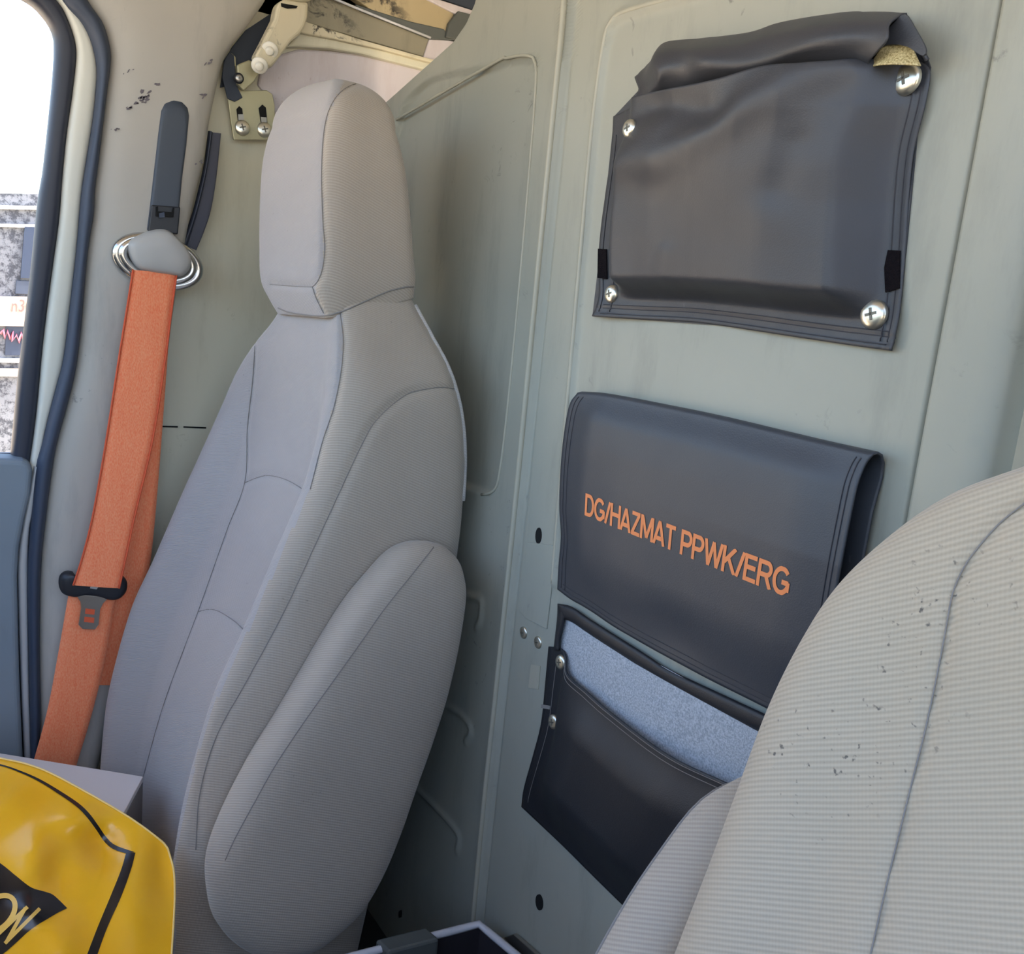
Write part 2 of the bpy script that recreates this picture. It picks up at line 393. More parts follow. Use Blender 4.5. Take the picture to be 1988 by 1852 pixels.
# floor, roof, side wall, windscreen wall (daylight comes in over the dash and over the right wall, both raised to darken the lower cab)
struct(box('floor', (-1.72, -1.45, -.10), (.45, .03, -.06), M['floor_rubber']))
struct(box('ceiling', (-1.74, -1.35, 1.80), (.20, .35, 1.84), M['roof_liner']))
struct(box('wall_front', (-1.72, -1.50, -.06), (.45, -1.45, 1.0), M['roof_dark']))
struct(box('wall_right', (.40, -1.45, -.06), (.45, .03, .86), M['door_panel']))  # unseen; put in to block low light from the driver's side
ground = struct(box('ground', (-30, -30, -1.0), (30, 30, -.95), M['concrete']))
box_ = box('trim_2', (-1.72, -.02 + .06, -.06), (.35, .09, .02), M['roof_dark']); struct(box_)

struct(box('trim_3', (-1.70, -1.45, 1.52), (-1.645, .0, 1.80), M['pillar_paint']))
# ---- passenger side wall: inner sheet behind the pillar, with a joint line
XP = -1.60
sidepoly = [onX(p, XP - .045) for p in [(330, -150), (560, -150), (1150, -150), (1150, 150), (880, 900), (700, 1800), (60, 1800), (160, 1000), (260, 500)]]
wl_ = struct(prism('wall_left', sidepoly, (-.01, 0, 0), M['side_paint']))
prism('joint_slit', [onX(p, XP - .0445) for p in [(305, 826), (345, 827), (345, 830), (305, 829)]], (.001, 0, 0), M['hole_black'], wl_)
prism('joint_slit', [onX(p, XP - .0445) for p in [(356, 827.5), (400, 829), (400, 832), (356, 830)]], (.001, 0, 0), M['hole_black'], wl_)
struct(box('wall_sun_block', (-1.72, .33, -.06), (-.9, .36, 1.8), M['side_paint']))  # added to stop sun entering behind the bulkhead
box('outer_skin', (-1.70, -.36, -.06), (-1.668, .33, 1.8), M['side_paint'], wl_)  # added behind the side sheet to close the same sun gap
# lavender plate over the rear upper corner, with rounded lip
lav = [(500, 165), (505, 140), (535, 108), (580, 95), (640, 98), (720, 108), (800, 122), (850, 135), (900, 145), (900, 420), (580, 420), (545, 260), (522, 190)]
prism('corner_plate', [onX(p, XP - .04) for p in lav], (-.02, 0, 0), M['lavender_paint'], wl_, bevel=.004)
# door pillar
pilL = [(125, -90), (170, 0), (200, 45), (213, 90), (215, 120), (205, 200), (193, 300), (184, 370), (182, 414), (170, 493), (157, 639), (146, 723), (129, 793), (110, 863), (101, 914), (90, 1000), (80, 1100), (77, 1250), (79, 1386), (75, 1490)]
pilR = [(545, -90), (520, -10), (478, 52), (447, 92), (432, 120), (424, 150), (405, 240), (395, 310), (378, 378), (362, 453), (350, 520), (330, 650), (310, 830), (290, 1000), (270, 1150), (235, 1330), (205, 1430), (190, 1490)]
pillar = struct(ribbon('wall_pillar', pilL, pilR, XP, M['pillar_paint'], bulge=.014, thick=.045, n=110, m=21, p=5))
rs = random.Random(3)
for cx_, cy_, n_, sp_, L_ in ((281, 190, 15, 20, 6), (256, 205, 6, 9, 5), (398, 186, 4, 8, 5), (407, 120, 4, 8, 4), (222, 250, 3, 6, 4), (250, 140, 4, 8, 3), (385, 320, 4, 10, 4)):
    for k in range(n_):
        x_ = cx_ + rs.gauss(0, sp_ * .75); y_ = cy_ - (x_ - cx_) * .45 + rs.gauss(0, sp_ * .38); l_ = L_ * rs.uniform(.35, 1.15); w_ = l_ * rs.uniform(.3, .65); an = rs.uniform(-1.0, .2)
        q = []
        for j in range(9):
            t = j / 9 * 2 * math.pi; r_ = rs.uniform(.55, 1.25); u_ = l_ * r_ * math.cos(t); v_ = w_ * r_ * math.sin(t)
            q.append((x_ + u_ * math.cos(an) - v_ * math.sin(an), y_ + u_ * math.sin(an) + v_ * math.cos(an)))
        prism('scuff_mark', [onX(p, XP + .0143) for p in q], (.0004, 0, 0), M['scuff'], pillar)
# ---- passenger door seen from inside
sealL = [(75, -90), (125, 0), (160, 40), (180, 80), (190, 125), (190, 160), (183, 230), (172, 300), (160, 380), (150, 493), (137, 605), (126, 695), (112, 751), (97, 807), (84, 863), (72, 905), (62, 1000), (54, 1127), (57, 1300), (60, 1490)]
gasL = [(-30, -40), (52, 0), (85, 30), (103, 60), (107, 90), (104, 150), (95, 240), (85, 330), (74, 400), (60, 540), (48, 639), (36, 737), (22, 886), (18, 930)]
gasR = [(40, -70), (110, 0), (133, 40), (147, 85), (148, 120), (140, 190), (130, 260), (122, 340), (115, 428), (98, 554), (84, 667), (72, 793), (59, 891), (52, 930)]
door = thing('passenger_door', 'passenger door with cream window frame and black gasket beside the pillar', 'door', onX((40, 1400), XP - .03))
ribbon('door_frame', gasR + [(40, 1000), (36, 1100)], sealL[:-5] + [(62, 1000), (54, 1127)], XP - .018, M['cream_paint'], door, bulge=.010, thick=.03, n=90, m=11)
ribbon('window_gasket', gasL, gasR, XP - .022, M['gasket'], door, bulge=.010, thick=.02, n=80)
ribbon('edge_strip', [(66, 905), (50, 985), (38, 1060), (35, 1120), (40, 1300), (48, 1490)], [(76, 905), (66, 985), (57, 1030), (54, 1110), (56, 1300), (61, 1490)], XP - .004, M['bright_trim'], door, bulge=.005, thick=.02, n=50)
pan = [(-170, 885), (20, 891), (45, 893), (60, 900), (64, 915), (60, 960), (48, 1010), (38, 1060), (34, 1120), (38, 1300), (46, 1500), (-170, 1540)]
prism('door_card', [onX(p, XP + .012) for p in pan], (-.05, 0, 0), M['door_panel'], door, bevel=.009, seg=4)
prism('door_inner_skin', [onX(p, XP - .042) for p in [(-300, 880), (140, 880), (140, 1700), (-300, 1700)]], (-.01, 0, 0), M['gasket'], door)
glassp = [onX(p, XP - .035) for p in [(-260, -140), (60, -30), (125, 80), (110, 300), (60, 700), (30, 930), (-260, 930)]]
prism('window_pane', glassp, (-.004, 0, 0), M['glass'], door)
ribbon('weatherstrip', sealL, pilL, XP + .004, M['rubber'], door, bulge=.012, thick=.03, n=110, m=11, p=2.4)

# ---- what stands outside the passenger window: a parked truck
XT = -5.2
tr = thing('parked_truck', 'parked grey truck with white lettered band, outside the passenger window', 'truck', onX((0, 1000), XT) * [1, 1, 0] + [0, 0, -.95])
def tband(name, y0, y1, mat, d=0., x0=-240, x1=170): return prism(name, [onX(p, XT + d) for p in [(x0, y0), (x1, y0 + 6), (x1, y1 + 8), (x0, y1)]], (-.05 - d, 0, 0), mat, tr)
tband('body', 372, 1500, M['truck_grey'])
tband('roof_rail', 395, 401, M['bright_trim'], .02); tband('upper_rail', 431, 436, M['bright_trim'], .02)
prism('side_window', [onX(p, XT + .02) for p in [(48, 440), (170, 446), (170, 545), (40, 540)]], (-.05, 0, 0), M['truck_dark'], tr)
prism('side_window', [onX(p, XT + .015) for p in [(32, 545), (170, 550), (170, 575), (30, 570)]], (-.05, 0, 0), M['rubber'], tr)
tband('white_band', 572, 628, M['truck_white'], .03); tband('lower_rail', 692, 699, M['bright_trim'], .02); tband('sill', 712, 726, M['truck_white'], .02)
prism('lower_panel', [onX(p, XT + .012) for p in [(12, 632), (170, 636), (170, 690), (10, 690)]], (-.04, 0, 0), M['truck_dark'], tr)
def text_mesh(body, bold=0.0, shear=0.0):
    c = bpy.data.curves.new('lettering', 'FONT'); c.body = body; c.size = 1; c.offset = bold; c.shear = shear; c.resolution_u = 3
    t = bpy.data.objects.new('lettering_tmp', c); COL.objects.link(t)
    dg = bpy.context.evaluated_depsgraph_get(); me = bpy.data.meshes.new_from_object(t.evaluated_get(dg))
    COL.objects.unlink(t); bpy.data.objects.remove(t)
    bm = bmesh.new(); bm.from_mesh(me); bmesh.ops.triangulate(bm, faces=bm.faces)
    bmesh.ops.subdivide_edges(bm, edges=[e for e in bm.edges if e.calc_length() > .12], cuts=2)
    V = np.array([v.co[:] for v in bm.verts]); F = [[v.index for v in f.verts] for f in bm.faces]; bm.free()
    V = V[:, :2]; V = (V - V.min(0)) / (V.max(0) - V.min(0)); return V, F
def lettering(name, body, quad, fn, mat, parent, bold=0., shear=0.):
    """quad px: bottom-left, bottom-right, top-right, top-left (fn: px -> point)"""
    V, F = text_mesh(body, bold, shear); q = np.array(quad, float)
    px = [(1 - s) * (1 - t) * q[0] + s * (1 - t) * q[1] + s * t * q[2] + (1 - s) * t * q[3] for s, t in V]
    return put(name, [fn(p) for p in px], F, mat, parent, False)
lettering('number_lettering', 'n30', [(22, 605), (62, 606), (64, 582), (24, 581)], lambda p: onX(p, XT + .034), M['truck_text'], tr)
tube('painted_scribble', [onX(p, XT + .016) for p in [(0, 648), (6, 640), (10, 656), (14, 642), (20, 658), (24, 644), (24, 662), (32, 650), (36, 664), (42, 646), (46, 662)]], .008, M['truck_pink'], tr, n=5)
# ==================================================================
# SEATS
# ==================================================================
def section(xn, xf, ynf, yff, yr, rec, ncol, boxy=1.0):
    w = (xn - xf) / 2; c = (xn + xf) / 2
    front = [(1.0, .52, 0), (1.0, .24, 0), (.955, .09, 0), (.86, .010, 0), (.74, 0, .10), (.60, 0, .72), (.48, 0, .96), (0, 0, 1.04)]
    full = front + [(-a, d, r) for a, d, r in front[-2::-1]]
    pts = []
    for a, d, r in full:
        yf = ynf + (yff - ynf) * (1 - a) / 2; pts.append((c + a * w, yf + d * (yr - yf) + r * rec))
    for a, d in ((-.995, .80), (-.95, .94), (-.78, 1.0), (0, 1.01), (.78, 1.0), (.95, .94), (.995, .80)):
        pts.append((c + a * w, (ynf + yff) / 2 + d * (yr - (ynf + yff) / 2)))
    return catmull(pts, ncol, True)
def loft(rows, nrow, ncol, shear=None, cap=(3, 6), capd=.03):
    R = np.asarray(rows, float); R = R[np.argsort(R[:, 0])]
    Q = catmull(R, nrow); out = []
    for q in Q:
        s = section(*q[1:], ncol); out.append(np.c_[s, np.full(ncol, q[0])])
    out = np.array(out)
    # rounded top
    top = out[-1]; c = top.mean(0); add = []
    for k in range(1, cap[1] + 1):
        a = k / (cap[1] + .4) * math.pi / 2; t = c + (top - c) * math.cos(a); t[:, 2] = top[:, 2] + capd * math.sin(a); add.append(t)
    out = np.concatenate([out, np.array(add)], 0)
    if shear is not None:
        for i in range(len(out)): out[i, :, 2] += shear(out[i, :, 2]) * (out[i, :, 1] + .20)
    return out
def drape(P, lines, cyc=True):
    """lay picture-space seam lines on the surface P"""
    n, m, _ = P.shape
    bvh = BVHTree.FromPolygons([Vector(v) for v in P.reshape(-1, 3)], gridfaces(n, m, False, cyc)); o = Vector(CAM); res = []
    for ln in lines:
        pts = catmull(ln, max(24, int(sum(math.dist(a, b) for a, b in zip(ln[:-1], ln[1:])) / 7))); cur = []
        for p in pts:
            h = bvh.ray_cast(o, Vector(ray(p)).normalized())
            if h[0] is not None and (not cur or (Vector(cur[-1]) - h[0]).length < .05): cur.append(np.array(h[0]))
        res.append(np.array(cur))
    return res
def groove(P, lines, depth=.0035, width=.005):
    n, m, _ = P.shape
    pts = np.vstack([linres(l, len(l) * 3) for l in lines if len(l) > 1]); kd = KDTree(len(pts))
    for i, p in enumerate(pts): kd.insert(Vector(p), i)
    kd.balance()
    du = np.roll(P, -1, 1) - np.roll(P, 1, 1); dv = np.gradient(P, axis=0); N = np.cross(du, dv); N /= np.linalg.norm(N, axis=2, keepdims=True) + 1e-12
    c = P.mean((0, 1))
    if (N * (P - c)).sum(2).mean() < 0: N = -N
    for i in range(n):
        for j in range(m):
            d = kd.find(Vector(P[i, j]))[2]
            if d < width * 3: P[i, j] -= N[i, j] * depth * math.exp(-(d / width) ** 2)
    return P
def closed_mesh(name, P, mat, parent):
    n, m, _ = P.shape
    f = gridfaces(n, m, False, True) + [tuple(range(m)), tuple(range((n - 1) * m, n * m))]
    return put(name, P.reshape(-1, 3), f, mat, parent)
def split_front(o, P, fn, mat):
    me = o.data; me.materials.append(mat); org = o.location; q = o.parent
    acc = np.array(o.location); 
    while q is not None: acc = acc + np.array(q.location); q = q.parent
    for f in me.polygons:
        c = np.array(f.center) + acc
        if f.normal.y < -.05 and fn(proj(c)): f.material_index = 1
def left_of(line):
    l = np.array(sorted(line, key=lambda p: p[1]), float)
    return lambda p: p[0] < np.interp(p[1], l[:, 1], l[:, 0])
def seams(P, lines, parent, name='seam', r=.0006, mat='stitch_thread', off=.0005, min_n=3):
    for l in drape(P, lines):
        if len(l) >= min_n:
            d = (CAM - l); d /= np.linalg.norm(d, axis=1, keepdims=True)
            tube(name, l + d * off, r, M[mat], parent, n=6)

# ---- passenger seat -------------------------------------------------------
pseat = thing('passenger_seat', 'grey fabric high-back passenger seat with folded armrest, beside the orange belt', 'seat', (-1.33, -.30, -.06))
#        z     xn      xf      ynf    yff    yr     recess
prow = [(.06, -1.13, -1.57, -.415, -.455, -.14, .026),
        (.20, -1.125, -1.575, -.420, -.458, -.12, .038),
        (.30, -1.12, -1.58, -.415, -.455, -.10, .044),
        (.40, -1.118, -1.578, -.402, -.446, -.08, .048),
        (.536, -1.115, -1.565, -.372, -.418, -.055, .052),
        (.626, -1.115, -1.56, -.336, -.384, -.040, .052),
        (.731, -1.115, -1.555, -.297, -.345, -.030, .048),
        (.814, -1.115, -1.552, -.264, -.312, -.030, .036),
        (.88, -1.117, -1.545, -.247, -.287, -.034, .026),
        (.94, -1.122, -1.515, -.236, -.272, -.046, .014),
        (.99, -1.138, -1.455, -.230, -.262, -.062, .006),
        (1.03, -1.166, -1.40, -.222, -.250, -.079, .003),
        (1.07, -1.196, -1.375, -.210, -.236, -.096, .002),
        (1.10, -1.214, -1.365, -.196, -.220, -.108, .002)]
PB = loft(prow, 230, 250)
pseam = [[(495, 665), (490, 740), (480, 830), (475, 935), (440, 1030), (385, 1185), (320, 1360), (280, 1500), (255, 1600)],
         [(475, 937), (500, 927), (522, 923), (555, 931), (585, 948), (598, 960)],
         [(385, 1187), (405, 1183), (425, 1187), (455, 1206), (478, 1228)],
         [(660, 606), (666, 660), (662, 720), (648, 790), (625, 860), (602, 950)],
         [(896, 757), (860, 752), (830, 755), (795, 763), (765, 783), (738, 808), (720, 830), (700, 868), (680, 910), (620, 1040), (550, 1190), (480, 1320), (420, 1430), (388, 1540), (380, 1650)]]
L3 = drape(PB, pseam); PB = groove(PB, L3)
body = closed_mesh('backrest', PB, M['seat_fabric'], pseat)
seams(PB, pseam, body)
split_front(body, PB, left_of([(664, 600), (666, 660), (662, 720), (648, 790), (625, 860), (600, 955), (545, 1080), (480, 1230), (420, 1360), (385, 1460), (360, 1560), (340, 1680), (340, 1900)]), M['seat_fabric_plain'])
edge = []
for row in PB[::3]:
    if .80 < row[0, 2] < 1.085:
        k = np.argmax([proj(v)[0] for v in row]); edge.append(row[k])
tube('piping', edge, .0035, M['piping_fabric'], body)
hrow = [(1.056, -1.200, -1.372, -.228, -.250, -.100, .000),
        (1.076, -1.198, -1.386, -.236, -.260, -.100, .000),
        (1.100, -1.198, -1.402, -.242, -.270, -.100, .000),
        (1.14, -1.200, -1.418, -.242, -.270, -.104, .000),
        (1.20, -1.204, -1.424, -.242, -.270, -.112, .000),
        (1.25, -1.208, -1.424, -.241, -.269, -.121, .000),
        (1.285, -1.214, -1.418, -.238, -.265, -.130, .000),
        (1.305, -1.220, -1.411, -.234, -.260, -.137, .000)]
PH = loft(hrow, 120, 170, shear=lambda z: .30 * (1 - sm(z, 1.05, 1.16)), cap=(3, 16), capd=.068)
hseam = [[(705, 160), (680, 166), (655, 185), (636, 220), (627, 270), (624, 340), (626, 420), (630, 480), (626, 520), (616, 547), (606, 557)],
         [(606, 557), (580, 556), (550, 554), (524, 552)], [(606, 557), (614, 580), (628, 608)]]
PH = groove(PH, drape(PH, hseam), .003, .0045)
head = closed_mesh('headrest', PH, M['seat_fabric'], pseat); seams(PH, hseam, head)
split_front(head, PH, left_of([(705, 150), (680, 166), (655, 185), (636, 220), (627, 270), (624, 340), (626, 420), (630, 480), (626, 520), (616, 547), (612, 575), (630, 612)]), M['seat_fabric_plain'])
nk = list(catmull([(540, 598), (560, 606), (590, 611), (628, 613), (660, 606), (700, 589), (750, 567), (785, 558), (803, 557)], 60))
bvs = [BVHTree.FromPolygons([Vector(v) for v in P_.reshape(-1, 3)], gridfaces(P_.shape[0], P_.shape[1], False, True)) for P_ in (PB, PH)]
line = []
for p in nk:
    hs = [h for h in (bv.ray_cast(Vector(CAM), Vector(ray(p)).normalized()) for bv in bvs) if h[0] is not None]
    if hs: h = min(hs, key=lambda h: h[3]); line.append(np.array(h[0]) - np.array(ray(p)) * .0008)
tube('neck_seam', line, .0011, M['stitch_thread'], pseat, n=6)
# armrest folded up against the inboard side
arm_px = [(830, 1054), (795, 1060), (765, 1078), (735, 1110), (690, 1165), (645, 1235), (600, 1312), (545, 1405), (490, 1495), (440, 1592), (416, 1650), (405, 1700), (408, 1755), (425, 1800), (465, 1840), (520, 1862),
          (600, 1850), (655, 1812), (700, 1765), (740, 1695), (775, 1610), (806, 1520), (838, 1430), (868, 1335), (890, 1240), (902, 1165), (903, 1125), (893, 1090), (868, 1064)]
XA = -1.072
def arm_mesh(shift=0.0, mirror=False):
    B = np.array([onX(p, XA) for p in arm_px])[:, 1:]
    B = catmull(B, 150, True); c = B.mean(0); rows = []
    prof = [(.93, -.045), (.985, -.03), (1.0, -.012), (.995, .000), (.975, .010), (.94, .018), (.89, .024), (.80, .028), (.62, .031), (.40, .032), (.18, .033), (.03, .033)]
    for s, h in prof: rows.append(np.c_[np.full(len(B), XA + h), c + (B - c) * s])
    return np.array(rows)
PA = arm_mesh()
aseam = [[(842, 1062), (800, 1115), (748, 1180), (700, 1248), (650, 1318), (590, 1402), (535, 1485), (490, 1565), (455, 1630), (437, 1670)]]
PA2 = PA.copy(); PA2 = groove(PA2, drape(PA2, aseam), .002, .004)
arm = closed_mesh('armrest', PA2, M['seat_fabric'], pseat); seams(PA2, aseam, arm)
# cushion the backrest stands on
def cushion(parent, x0, x1, y0, y1, z0, z1, mat):
    pts = catmull([(x1, (y0 + y1) / 2), (x1 - .01, y0 + .04), (x1 - .05, y0), (x0 + .05, y0), (x0 + .01, y0 + .04), (x0, (y0 + y1) / 2), (x0 + .01, y1 - .03), (x0 + .05, y1), (x1 - .05, y1), (x1 - .01, y1 - .03)], 60, True)
    c = pts.mean(0); rows = []
    for s, z in ((.94, z0), (1, z0 + .02), (1, z1 - .035), (.985, z1 - .012), (.94, z1), (.6, z1 - .006), (.05, z1 - .008)): rows.append(np.c_[c + (pts - c) * s, np.full(60, z)])
    return closed_mesh('seat_cushion', np.array(rows), mat, parent)
cushion(pseat, -1.565, -1.125, -.92, -.44, .04, .20, M['seat_fabric'])
box('seat_base', (-1.53, -.86, -.06), (-1.16, -.22, .042), M['black_plastic'], pseat, .01)

# ---- driver seat (foreground) --------------------------------------------
dseat = thing('driver_seat', 'beige ribbed driver seat close in the foreground, cut by the frame', 'seat', (-.18, -.32, -.06))
drow = [(.06, .04, -.372, -.455, -.420, -.14, .015),
        (.20, .045, -.376, -.460, -.425, -.12, .018),
        (.40, .045, -.380, -.440, -.402, -.08, .020),
        (.536, .045, -.382, -.410, -.372, -.055, .020),
        (.626, .042, -.383, -.376, -.338, -.045, .018),
        (.731, .040, -.383, -.330, -.300, -.045, .016),
        (.80, .036, -.382, -.300, -.278, -.045, .013),
        (.86, .030, -.379, -.282, -.262, -.047, .010),
        (.91, .015, -.369, -.268, -.250, -.050, .007),
        (.95, -.005, -.352, -.260, -.244, -.054, .004),
        (.99, -.030, -.322, -.254, -.240, -.062, .002),
        (1.02, -.050, -.290, -.250, -.238, -.075, .001),
        (1.05, -.040, -.243, -.248, -.236, -.09, .0),
        (1.075, -.03, -.225, -.246, -.236, -.10, .0),
        (1.10, -.03, -.215, -.246, -.236, -.10, .0)]
DB = loft(drow, 230, 250)
dseam = [[(2040, 940), (1988, 978), (1945, 1012), (1905, 1055), (1872, 1100), (1850, 1150), (1838, 1210), (1825, 1280), (1800, 1400), (1775, 1500), (1750, 1600), (1718, 1730), (1690, 1852), (1670, 1940)]]
DB = groove(DB, drape(DB, dseam), .003, .004)
db = closed_mesh('backrest', DB, M['driver_fabric'], dseat); seams(DB, dseam, db, r=.0005, mat='stitch_thread')
DH = loft([(q[0], q[1] + 1.185, q[2] + 1.185, q[4] + .0, q[3], q[5], q[6]) for q in hrow], 60, 90, cap=(3, 9), capd=.02)
closed_mesh('headrest', DH, M['driver_fabric'], dseat)
darm = np.array([[y, z] for y, z in (onX(p, XA)[1:] for p in arm_px)]); darm = catmull(darm, 110, True)
c2 = darm.mean(0); rows = []
for s, h in ((.93, .045), (.985, .03), (1.0, .012), (.985, 0.0), (.94, -.012), (.86, -.020), (.7, -.024), (.4, -.026), (.05, -.027)):
    q = c2 + (darm - c2) * s; rows.append(np.c_[np.full(len(q), -.425 + h), q[:, 0] - .055, q[:, 1] + .012])
DA = np.array(rows); da = closed_mesh('armrest', DA, M['seat_fabric'], dseat)
tube('seam', DA[4], .0012, M['stitch_thread'], da, closed=True, n=6)
cushion(dseat, -.39, .05, -.94, -.45, .04, .20, M['driver_fabric'])
box('seat_base', (-.36, -.86, -.06), (.02, -.22, .042), M['black_plastic'], dseat, .01)

# ==================================================================
# UPPER POUCH (black vinyl, open top, four screws)
# ==================================================================
p1 = thing('vinyl_pouch', 'large plain black vinyl pouch screwed high on the bulkhead, top flap tucked in', 'pouch', onY((1440, 640), -.004))
def yline(pts, ys, n):
    q = catmull(pts, n); yy = np.interp(np.linspace(0, 1, n), np.linspace(0, 1, len(ys)), ys)
    return np.array([onY(p, y) for p, y in zip(q, yy)])
n, m = 110, 140
Bt = yline([(1150, 614), (1200, 617), (1250, 620), (1330, 624), (1400, 632), (1550, 655), (1650, 670), (1730, 681)], [-.016, -.008, -.006, -.012, -.010, -.012], m)
Tp = yline([(1192, 226), (1235, 206), (1300, 188), (1420, 166), (1520, 141), (1600, 139), (1680, 134), (1740, 120), (1790, 122)], [-.006, -.030, -.044, -.050, -.050, -.045, -.032, -.018, -.008], m)
Lf = yline([(1150, 614), (1163, 575), (1163, 500), (1168, 440), (1176, 380), (1188, 290), (1192, 226)], [-.016, -.008, -.006, -.005, -.005, -.006], n)
Rt = yline([(1730, 681), (1746, 610), (1758, 490), (1765, 380), (1775, 290), (1797, 200), (1806, 140), (1790, 122)], [-.012, -.008, -.006, -.006, -.008, -.010, -.008], n)
P = coons(Bt, Tp, Lf, Rt, n, m)
S_, T_ = np.meshgrid(np.linspace(0, 1, m), np.linspace(0, 1, n))
def ridge(s0, t0, s1, t1, w, h):
    dx, dy = s1 - s0, t1 - t0; L = dx * dx + dy * dy; k = np.clip(((S_ - s0) * dx + (T_ - t0) * dy) / L, 0, 1)
    d = np.hypot(S_ - s0 - k * dx, (T_ - t0 - k * dy)); return h * np.exp(-(d / w) ** 2)
inner = sm(S_, .055, .13) * sm(1 - S_, .05, .17) * sm(T_, .09, .20)
bul = .038 * inner * (1 - .35 * sm(T_, .6, 1.0))
bul += inner * (ridge(.30, .16, .315, .30, .03, .0016) + ridge(.14, .70, .24, .86, .07, .006) + ridge(.26, .70, .80, 1.02, .09, .009)
        - ridge(.22, .92, .40, .86, .06, .006) - ridge(.66, .55, .70, .70, .07, .004))
bul += .0006 * inner * np.sin(S_ * 17 + T_ * 7) * np.sin(T_ * 11 - S_ * 5)
for ln in ((.035, 0), (.02, 0)): bul -= .0012 * np.exp(-((S_ - ln[0]) / .004) ** 2) + .0012 * np.exp(-((1 - S_ - ln[0]) / .004) ** 2) + .0012 * np.exp(-((T_ - ln[0] * 1.3) / .006) ** 2)
P[:, :, 1] -= bul; PF = P
front = sheet('front_panel', P, M['black_vinyl'], p1, .002, 0)
for t in (.022, .046, .068):
    r_ = P[int(t * n)] + [0, -.0014, 0]; tube('stitching', r_[3:-3], .0005, M['dark_thread'], front, n=5)
for s_ in (.018, .05, .955, .978):
    r_ = P[:, int(s_ * m)] + [0, -.0014, 0]; tube('stitching', r_[3:int(n * .9)], .0005, M['dark_thread'], front, n=5)
bk = [(1150, 614), (1400, 632), (1730, 681), (1758, 490), (1780, 260), (1806, 130), (1792, 92), (1762, 30), (1700, 40), (1540, 70), (1300, 110), (1240, 175), (1192, 226), (1176, 380), (1163, 500)]
prism('back_panel', [onY(p, -.0062) for p in bk], (0, .0016, 0), M['black_vinyl'], p1)
# the flap bent over and tucked behind the front panel
ns = 120
crest = catmull([(1233, 150), (1252, 132), (1270, 112), (1290, 84), (1360, 76), (1450, 66), (1500, 50), (1540, 41), (1600, 31), (1660, 25), (1755, 27)], ns)
base_ = catmull([(1238, 196), (1250, 200), (1275, 195), (1320, 186), (1420, 168), (1520, 144), (1600, 142), (1650, 138), (1684, 133)], ns)
rows = []
for i in range(ns):
    s_ = i / (ns - 1); e = sm(s_, 0, .12); e2 = 1 - .25 * sm(s_, .8, 1)
    c = onY(crest[i], -.022 - .006 * e); b_ = onY(base_[i], -.040); mid = onY((crest[i] + base_[i]) / 2, -.040 - .020 * e * e2)
    mid[2] += .004 * math.sin(s_ * 9) * e; mid[1] += .004 * math.sin(s_ * 31 + 1) * (1 - sm(s_, .1, .5)) + .003 * math.sin(s_ * 15)
    m2 = mid * .5 + b_ * .5; m2[1] -= .002; m1 = mid * .5 + c * .5; m1[1] -= .008 * e
    tuck = b_ + [0, .010, -.03]; bt = c + [0, .012, -.012]; bb = c + [0, .015, -.05]
    rows.append(catmull([bb, bt, c + [0, .004, -.001], c, m1, mid, m2, b_, tuck], 40))
flap = sheet('flap', np.array(rows), M['black_vinyl'], p1, .0018, 0)
# golden lining shows inside the open right-hand end
lin = []
for t in np.linspace(0, 1, 12):
    a = onY((1684 + 30 * t, 133 - 44 * t), -.034); b_ = onY((1788 - 18 * t, 128 - 40 * t), -.028); row = []
    for k in range(24):
        f_ = k / 23; q = a + (b_ - a) * f_; q[1] += -.010 * math.sin(math.pi * f_) * (1 - t); row.append(q)
    lin.append(row)
sheet('lining', np.array(lin), M['lining_gold'], p1, .001, 0)
tube('rolled_edge', [onY(p, y) for p, y in zip(catmull([(1681, 136), (1686, 112), (1700, 94), (1725, 84), (1755, 84), (1785, 98), (1800, 118)], 30), np.linspace(-.040, -.010, 30))], .0022, M['black_vinyl'], p1)
prism('flap_corner', [onY(p, -.036) for p in catmull([(1757, 28), (1778, 58), (1797, 95), (1790, 108), (1760, 90), (1725, 86), (1697, 97), (1712, 70), (1735, 45)], 40, True)], (0, .002, 0), M['black_vinyl'], p1)
def surf_at(P, px):
    n, m, _ = P.shape; bv = BVHTree.FromPolygons([Vector(v) for v in P.reshape(-1, 3)], gridfaces(n, m))
    h = bv.ray_cast(Vector(CAM), Vector(ray(px)).normalized()); return np.array(h[0]) if h[0] is not None else onY(px, -.012)
for px_, r_ in (((1763, 156), .0125), ((1700, 611), .0125), ((1225, 250), .0095), ((1190, 571), .0105)):
    c = surf_at(PF, px_); screw('screw', c + [0, -.0012, 0], (.05, -1, .05), r_, p1, h=.5)
for q in ([(1164, 483), (1180, 484), (1181, 542), (1163, 540)], [(1727, 486), (1750, 487), (1749, 560), (1722, 568), (1720, 520)]):
    prism('hook_tape', [surf_at(PF, p) + [0, -.001, 0] for p in q], (0, -.0016, 0), M['hook_tape'], p1)
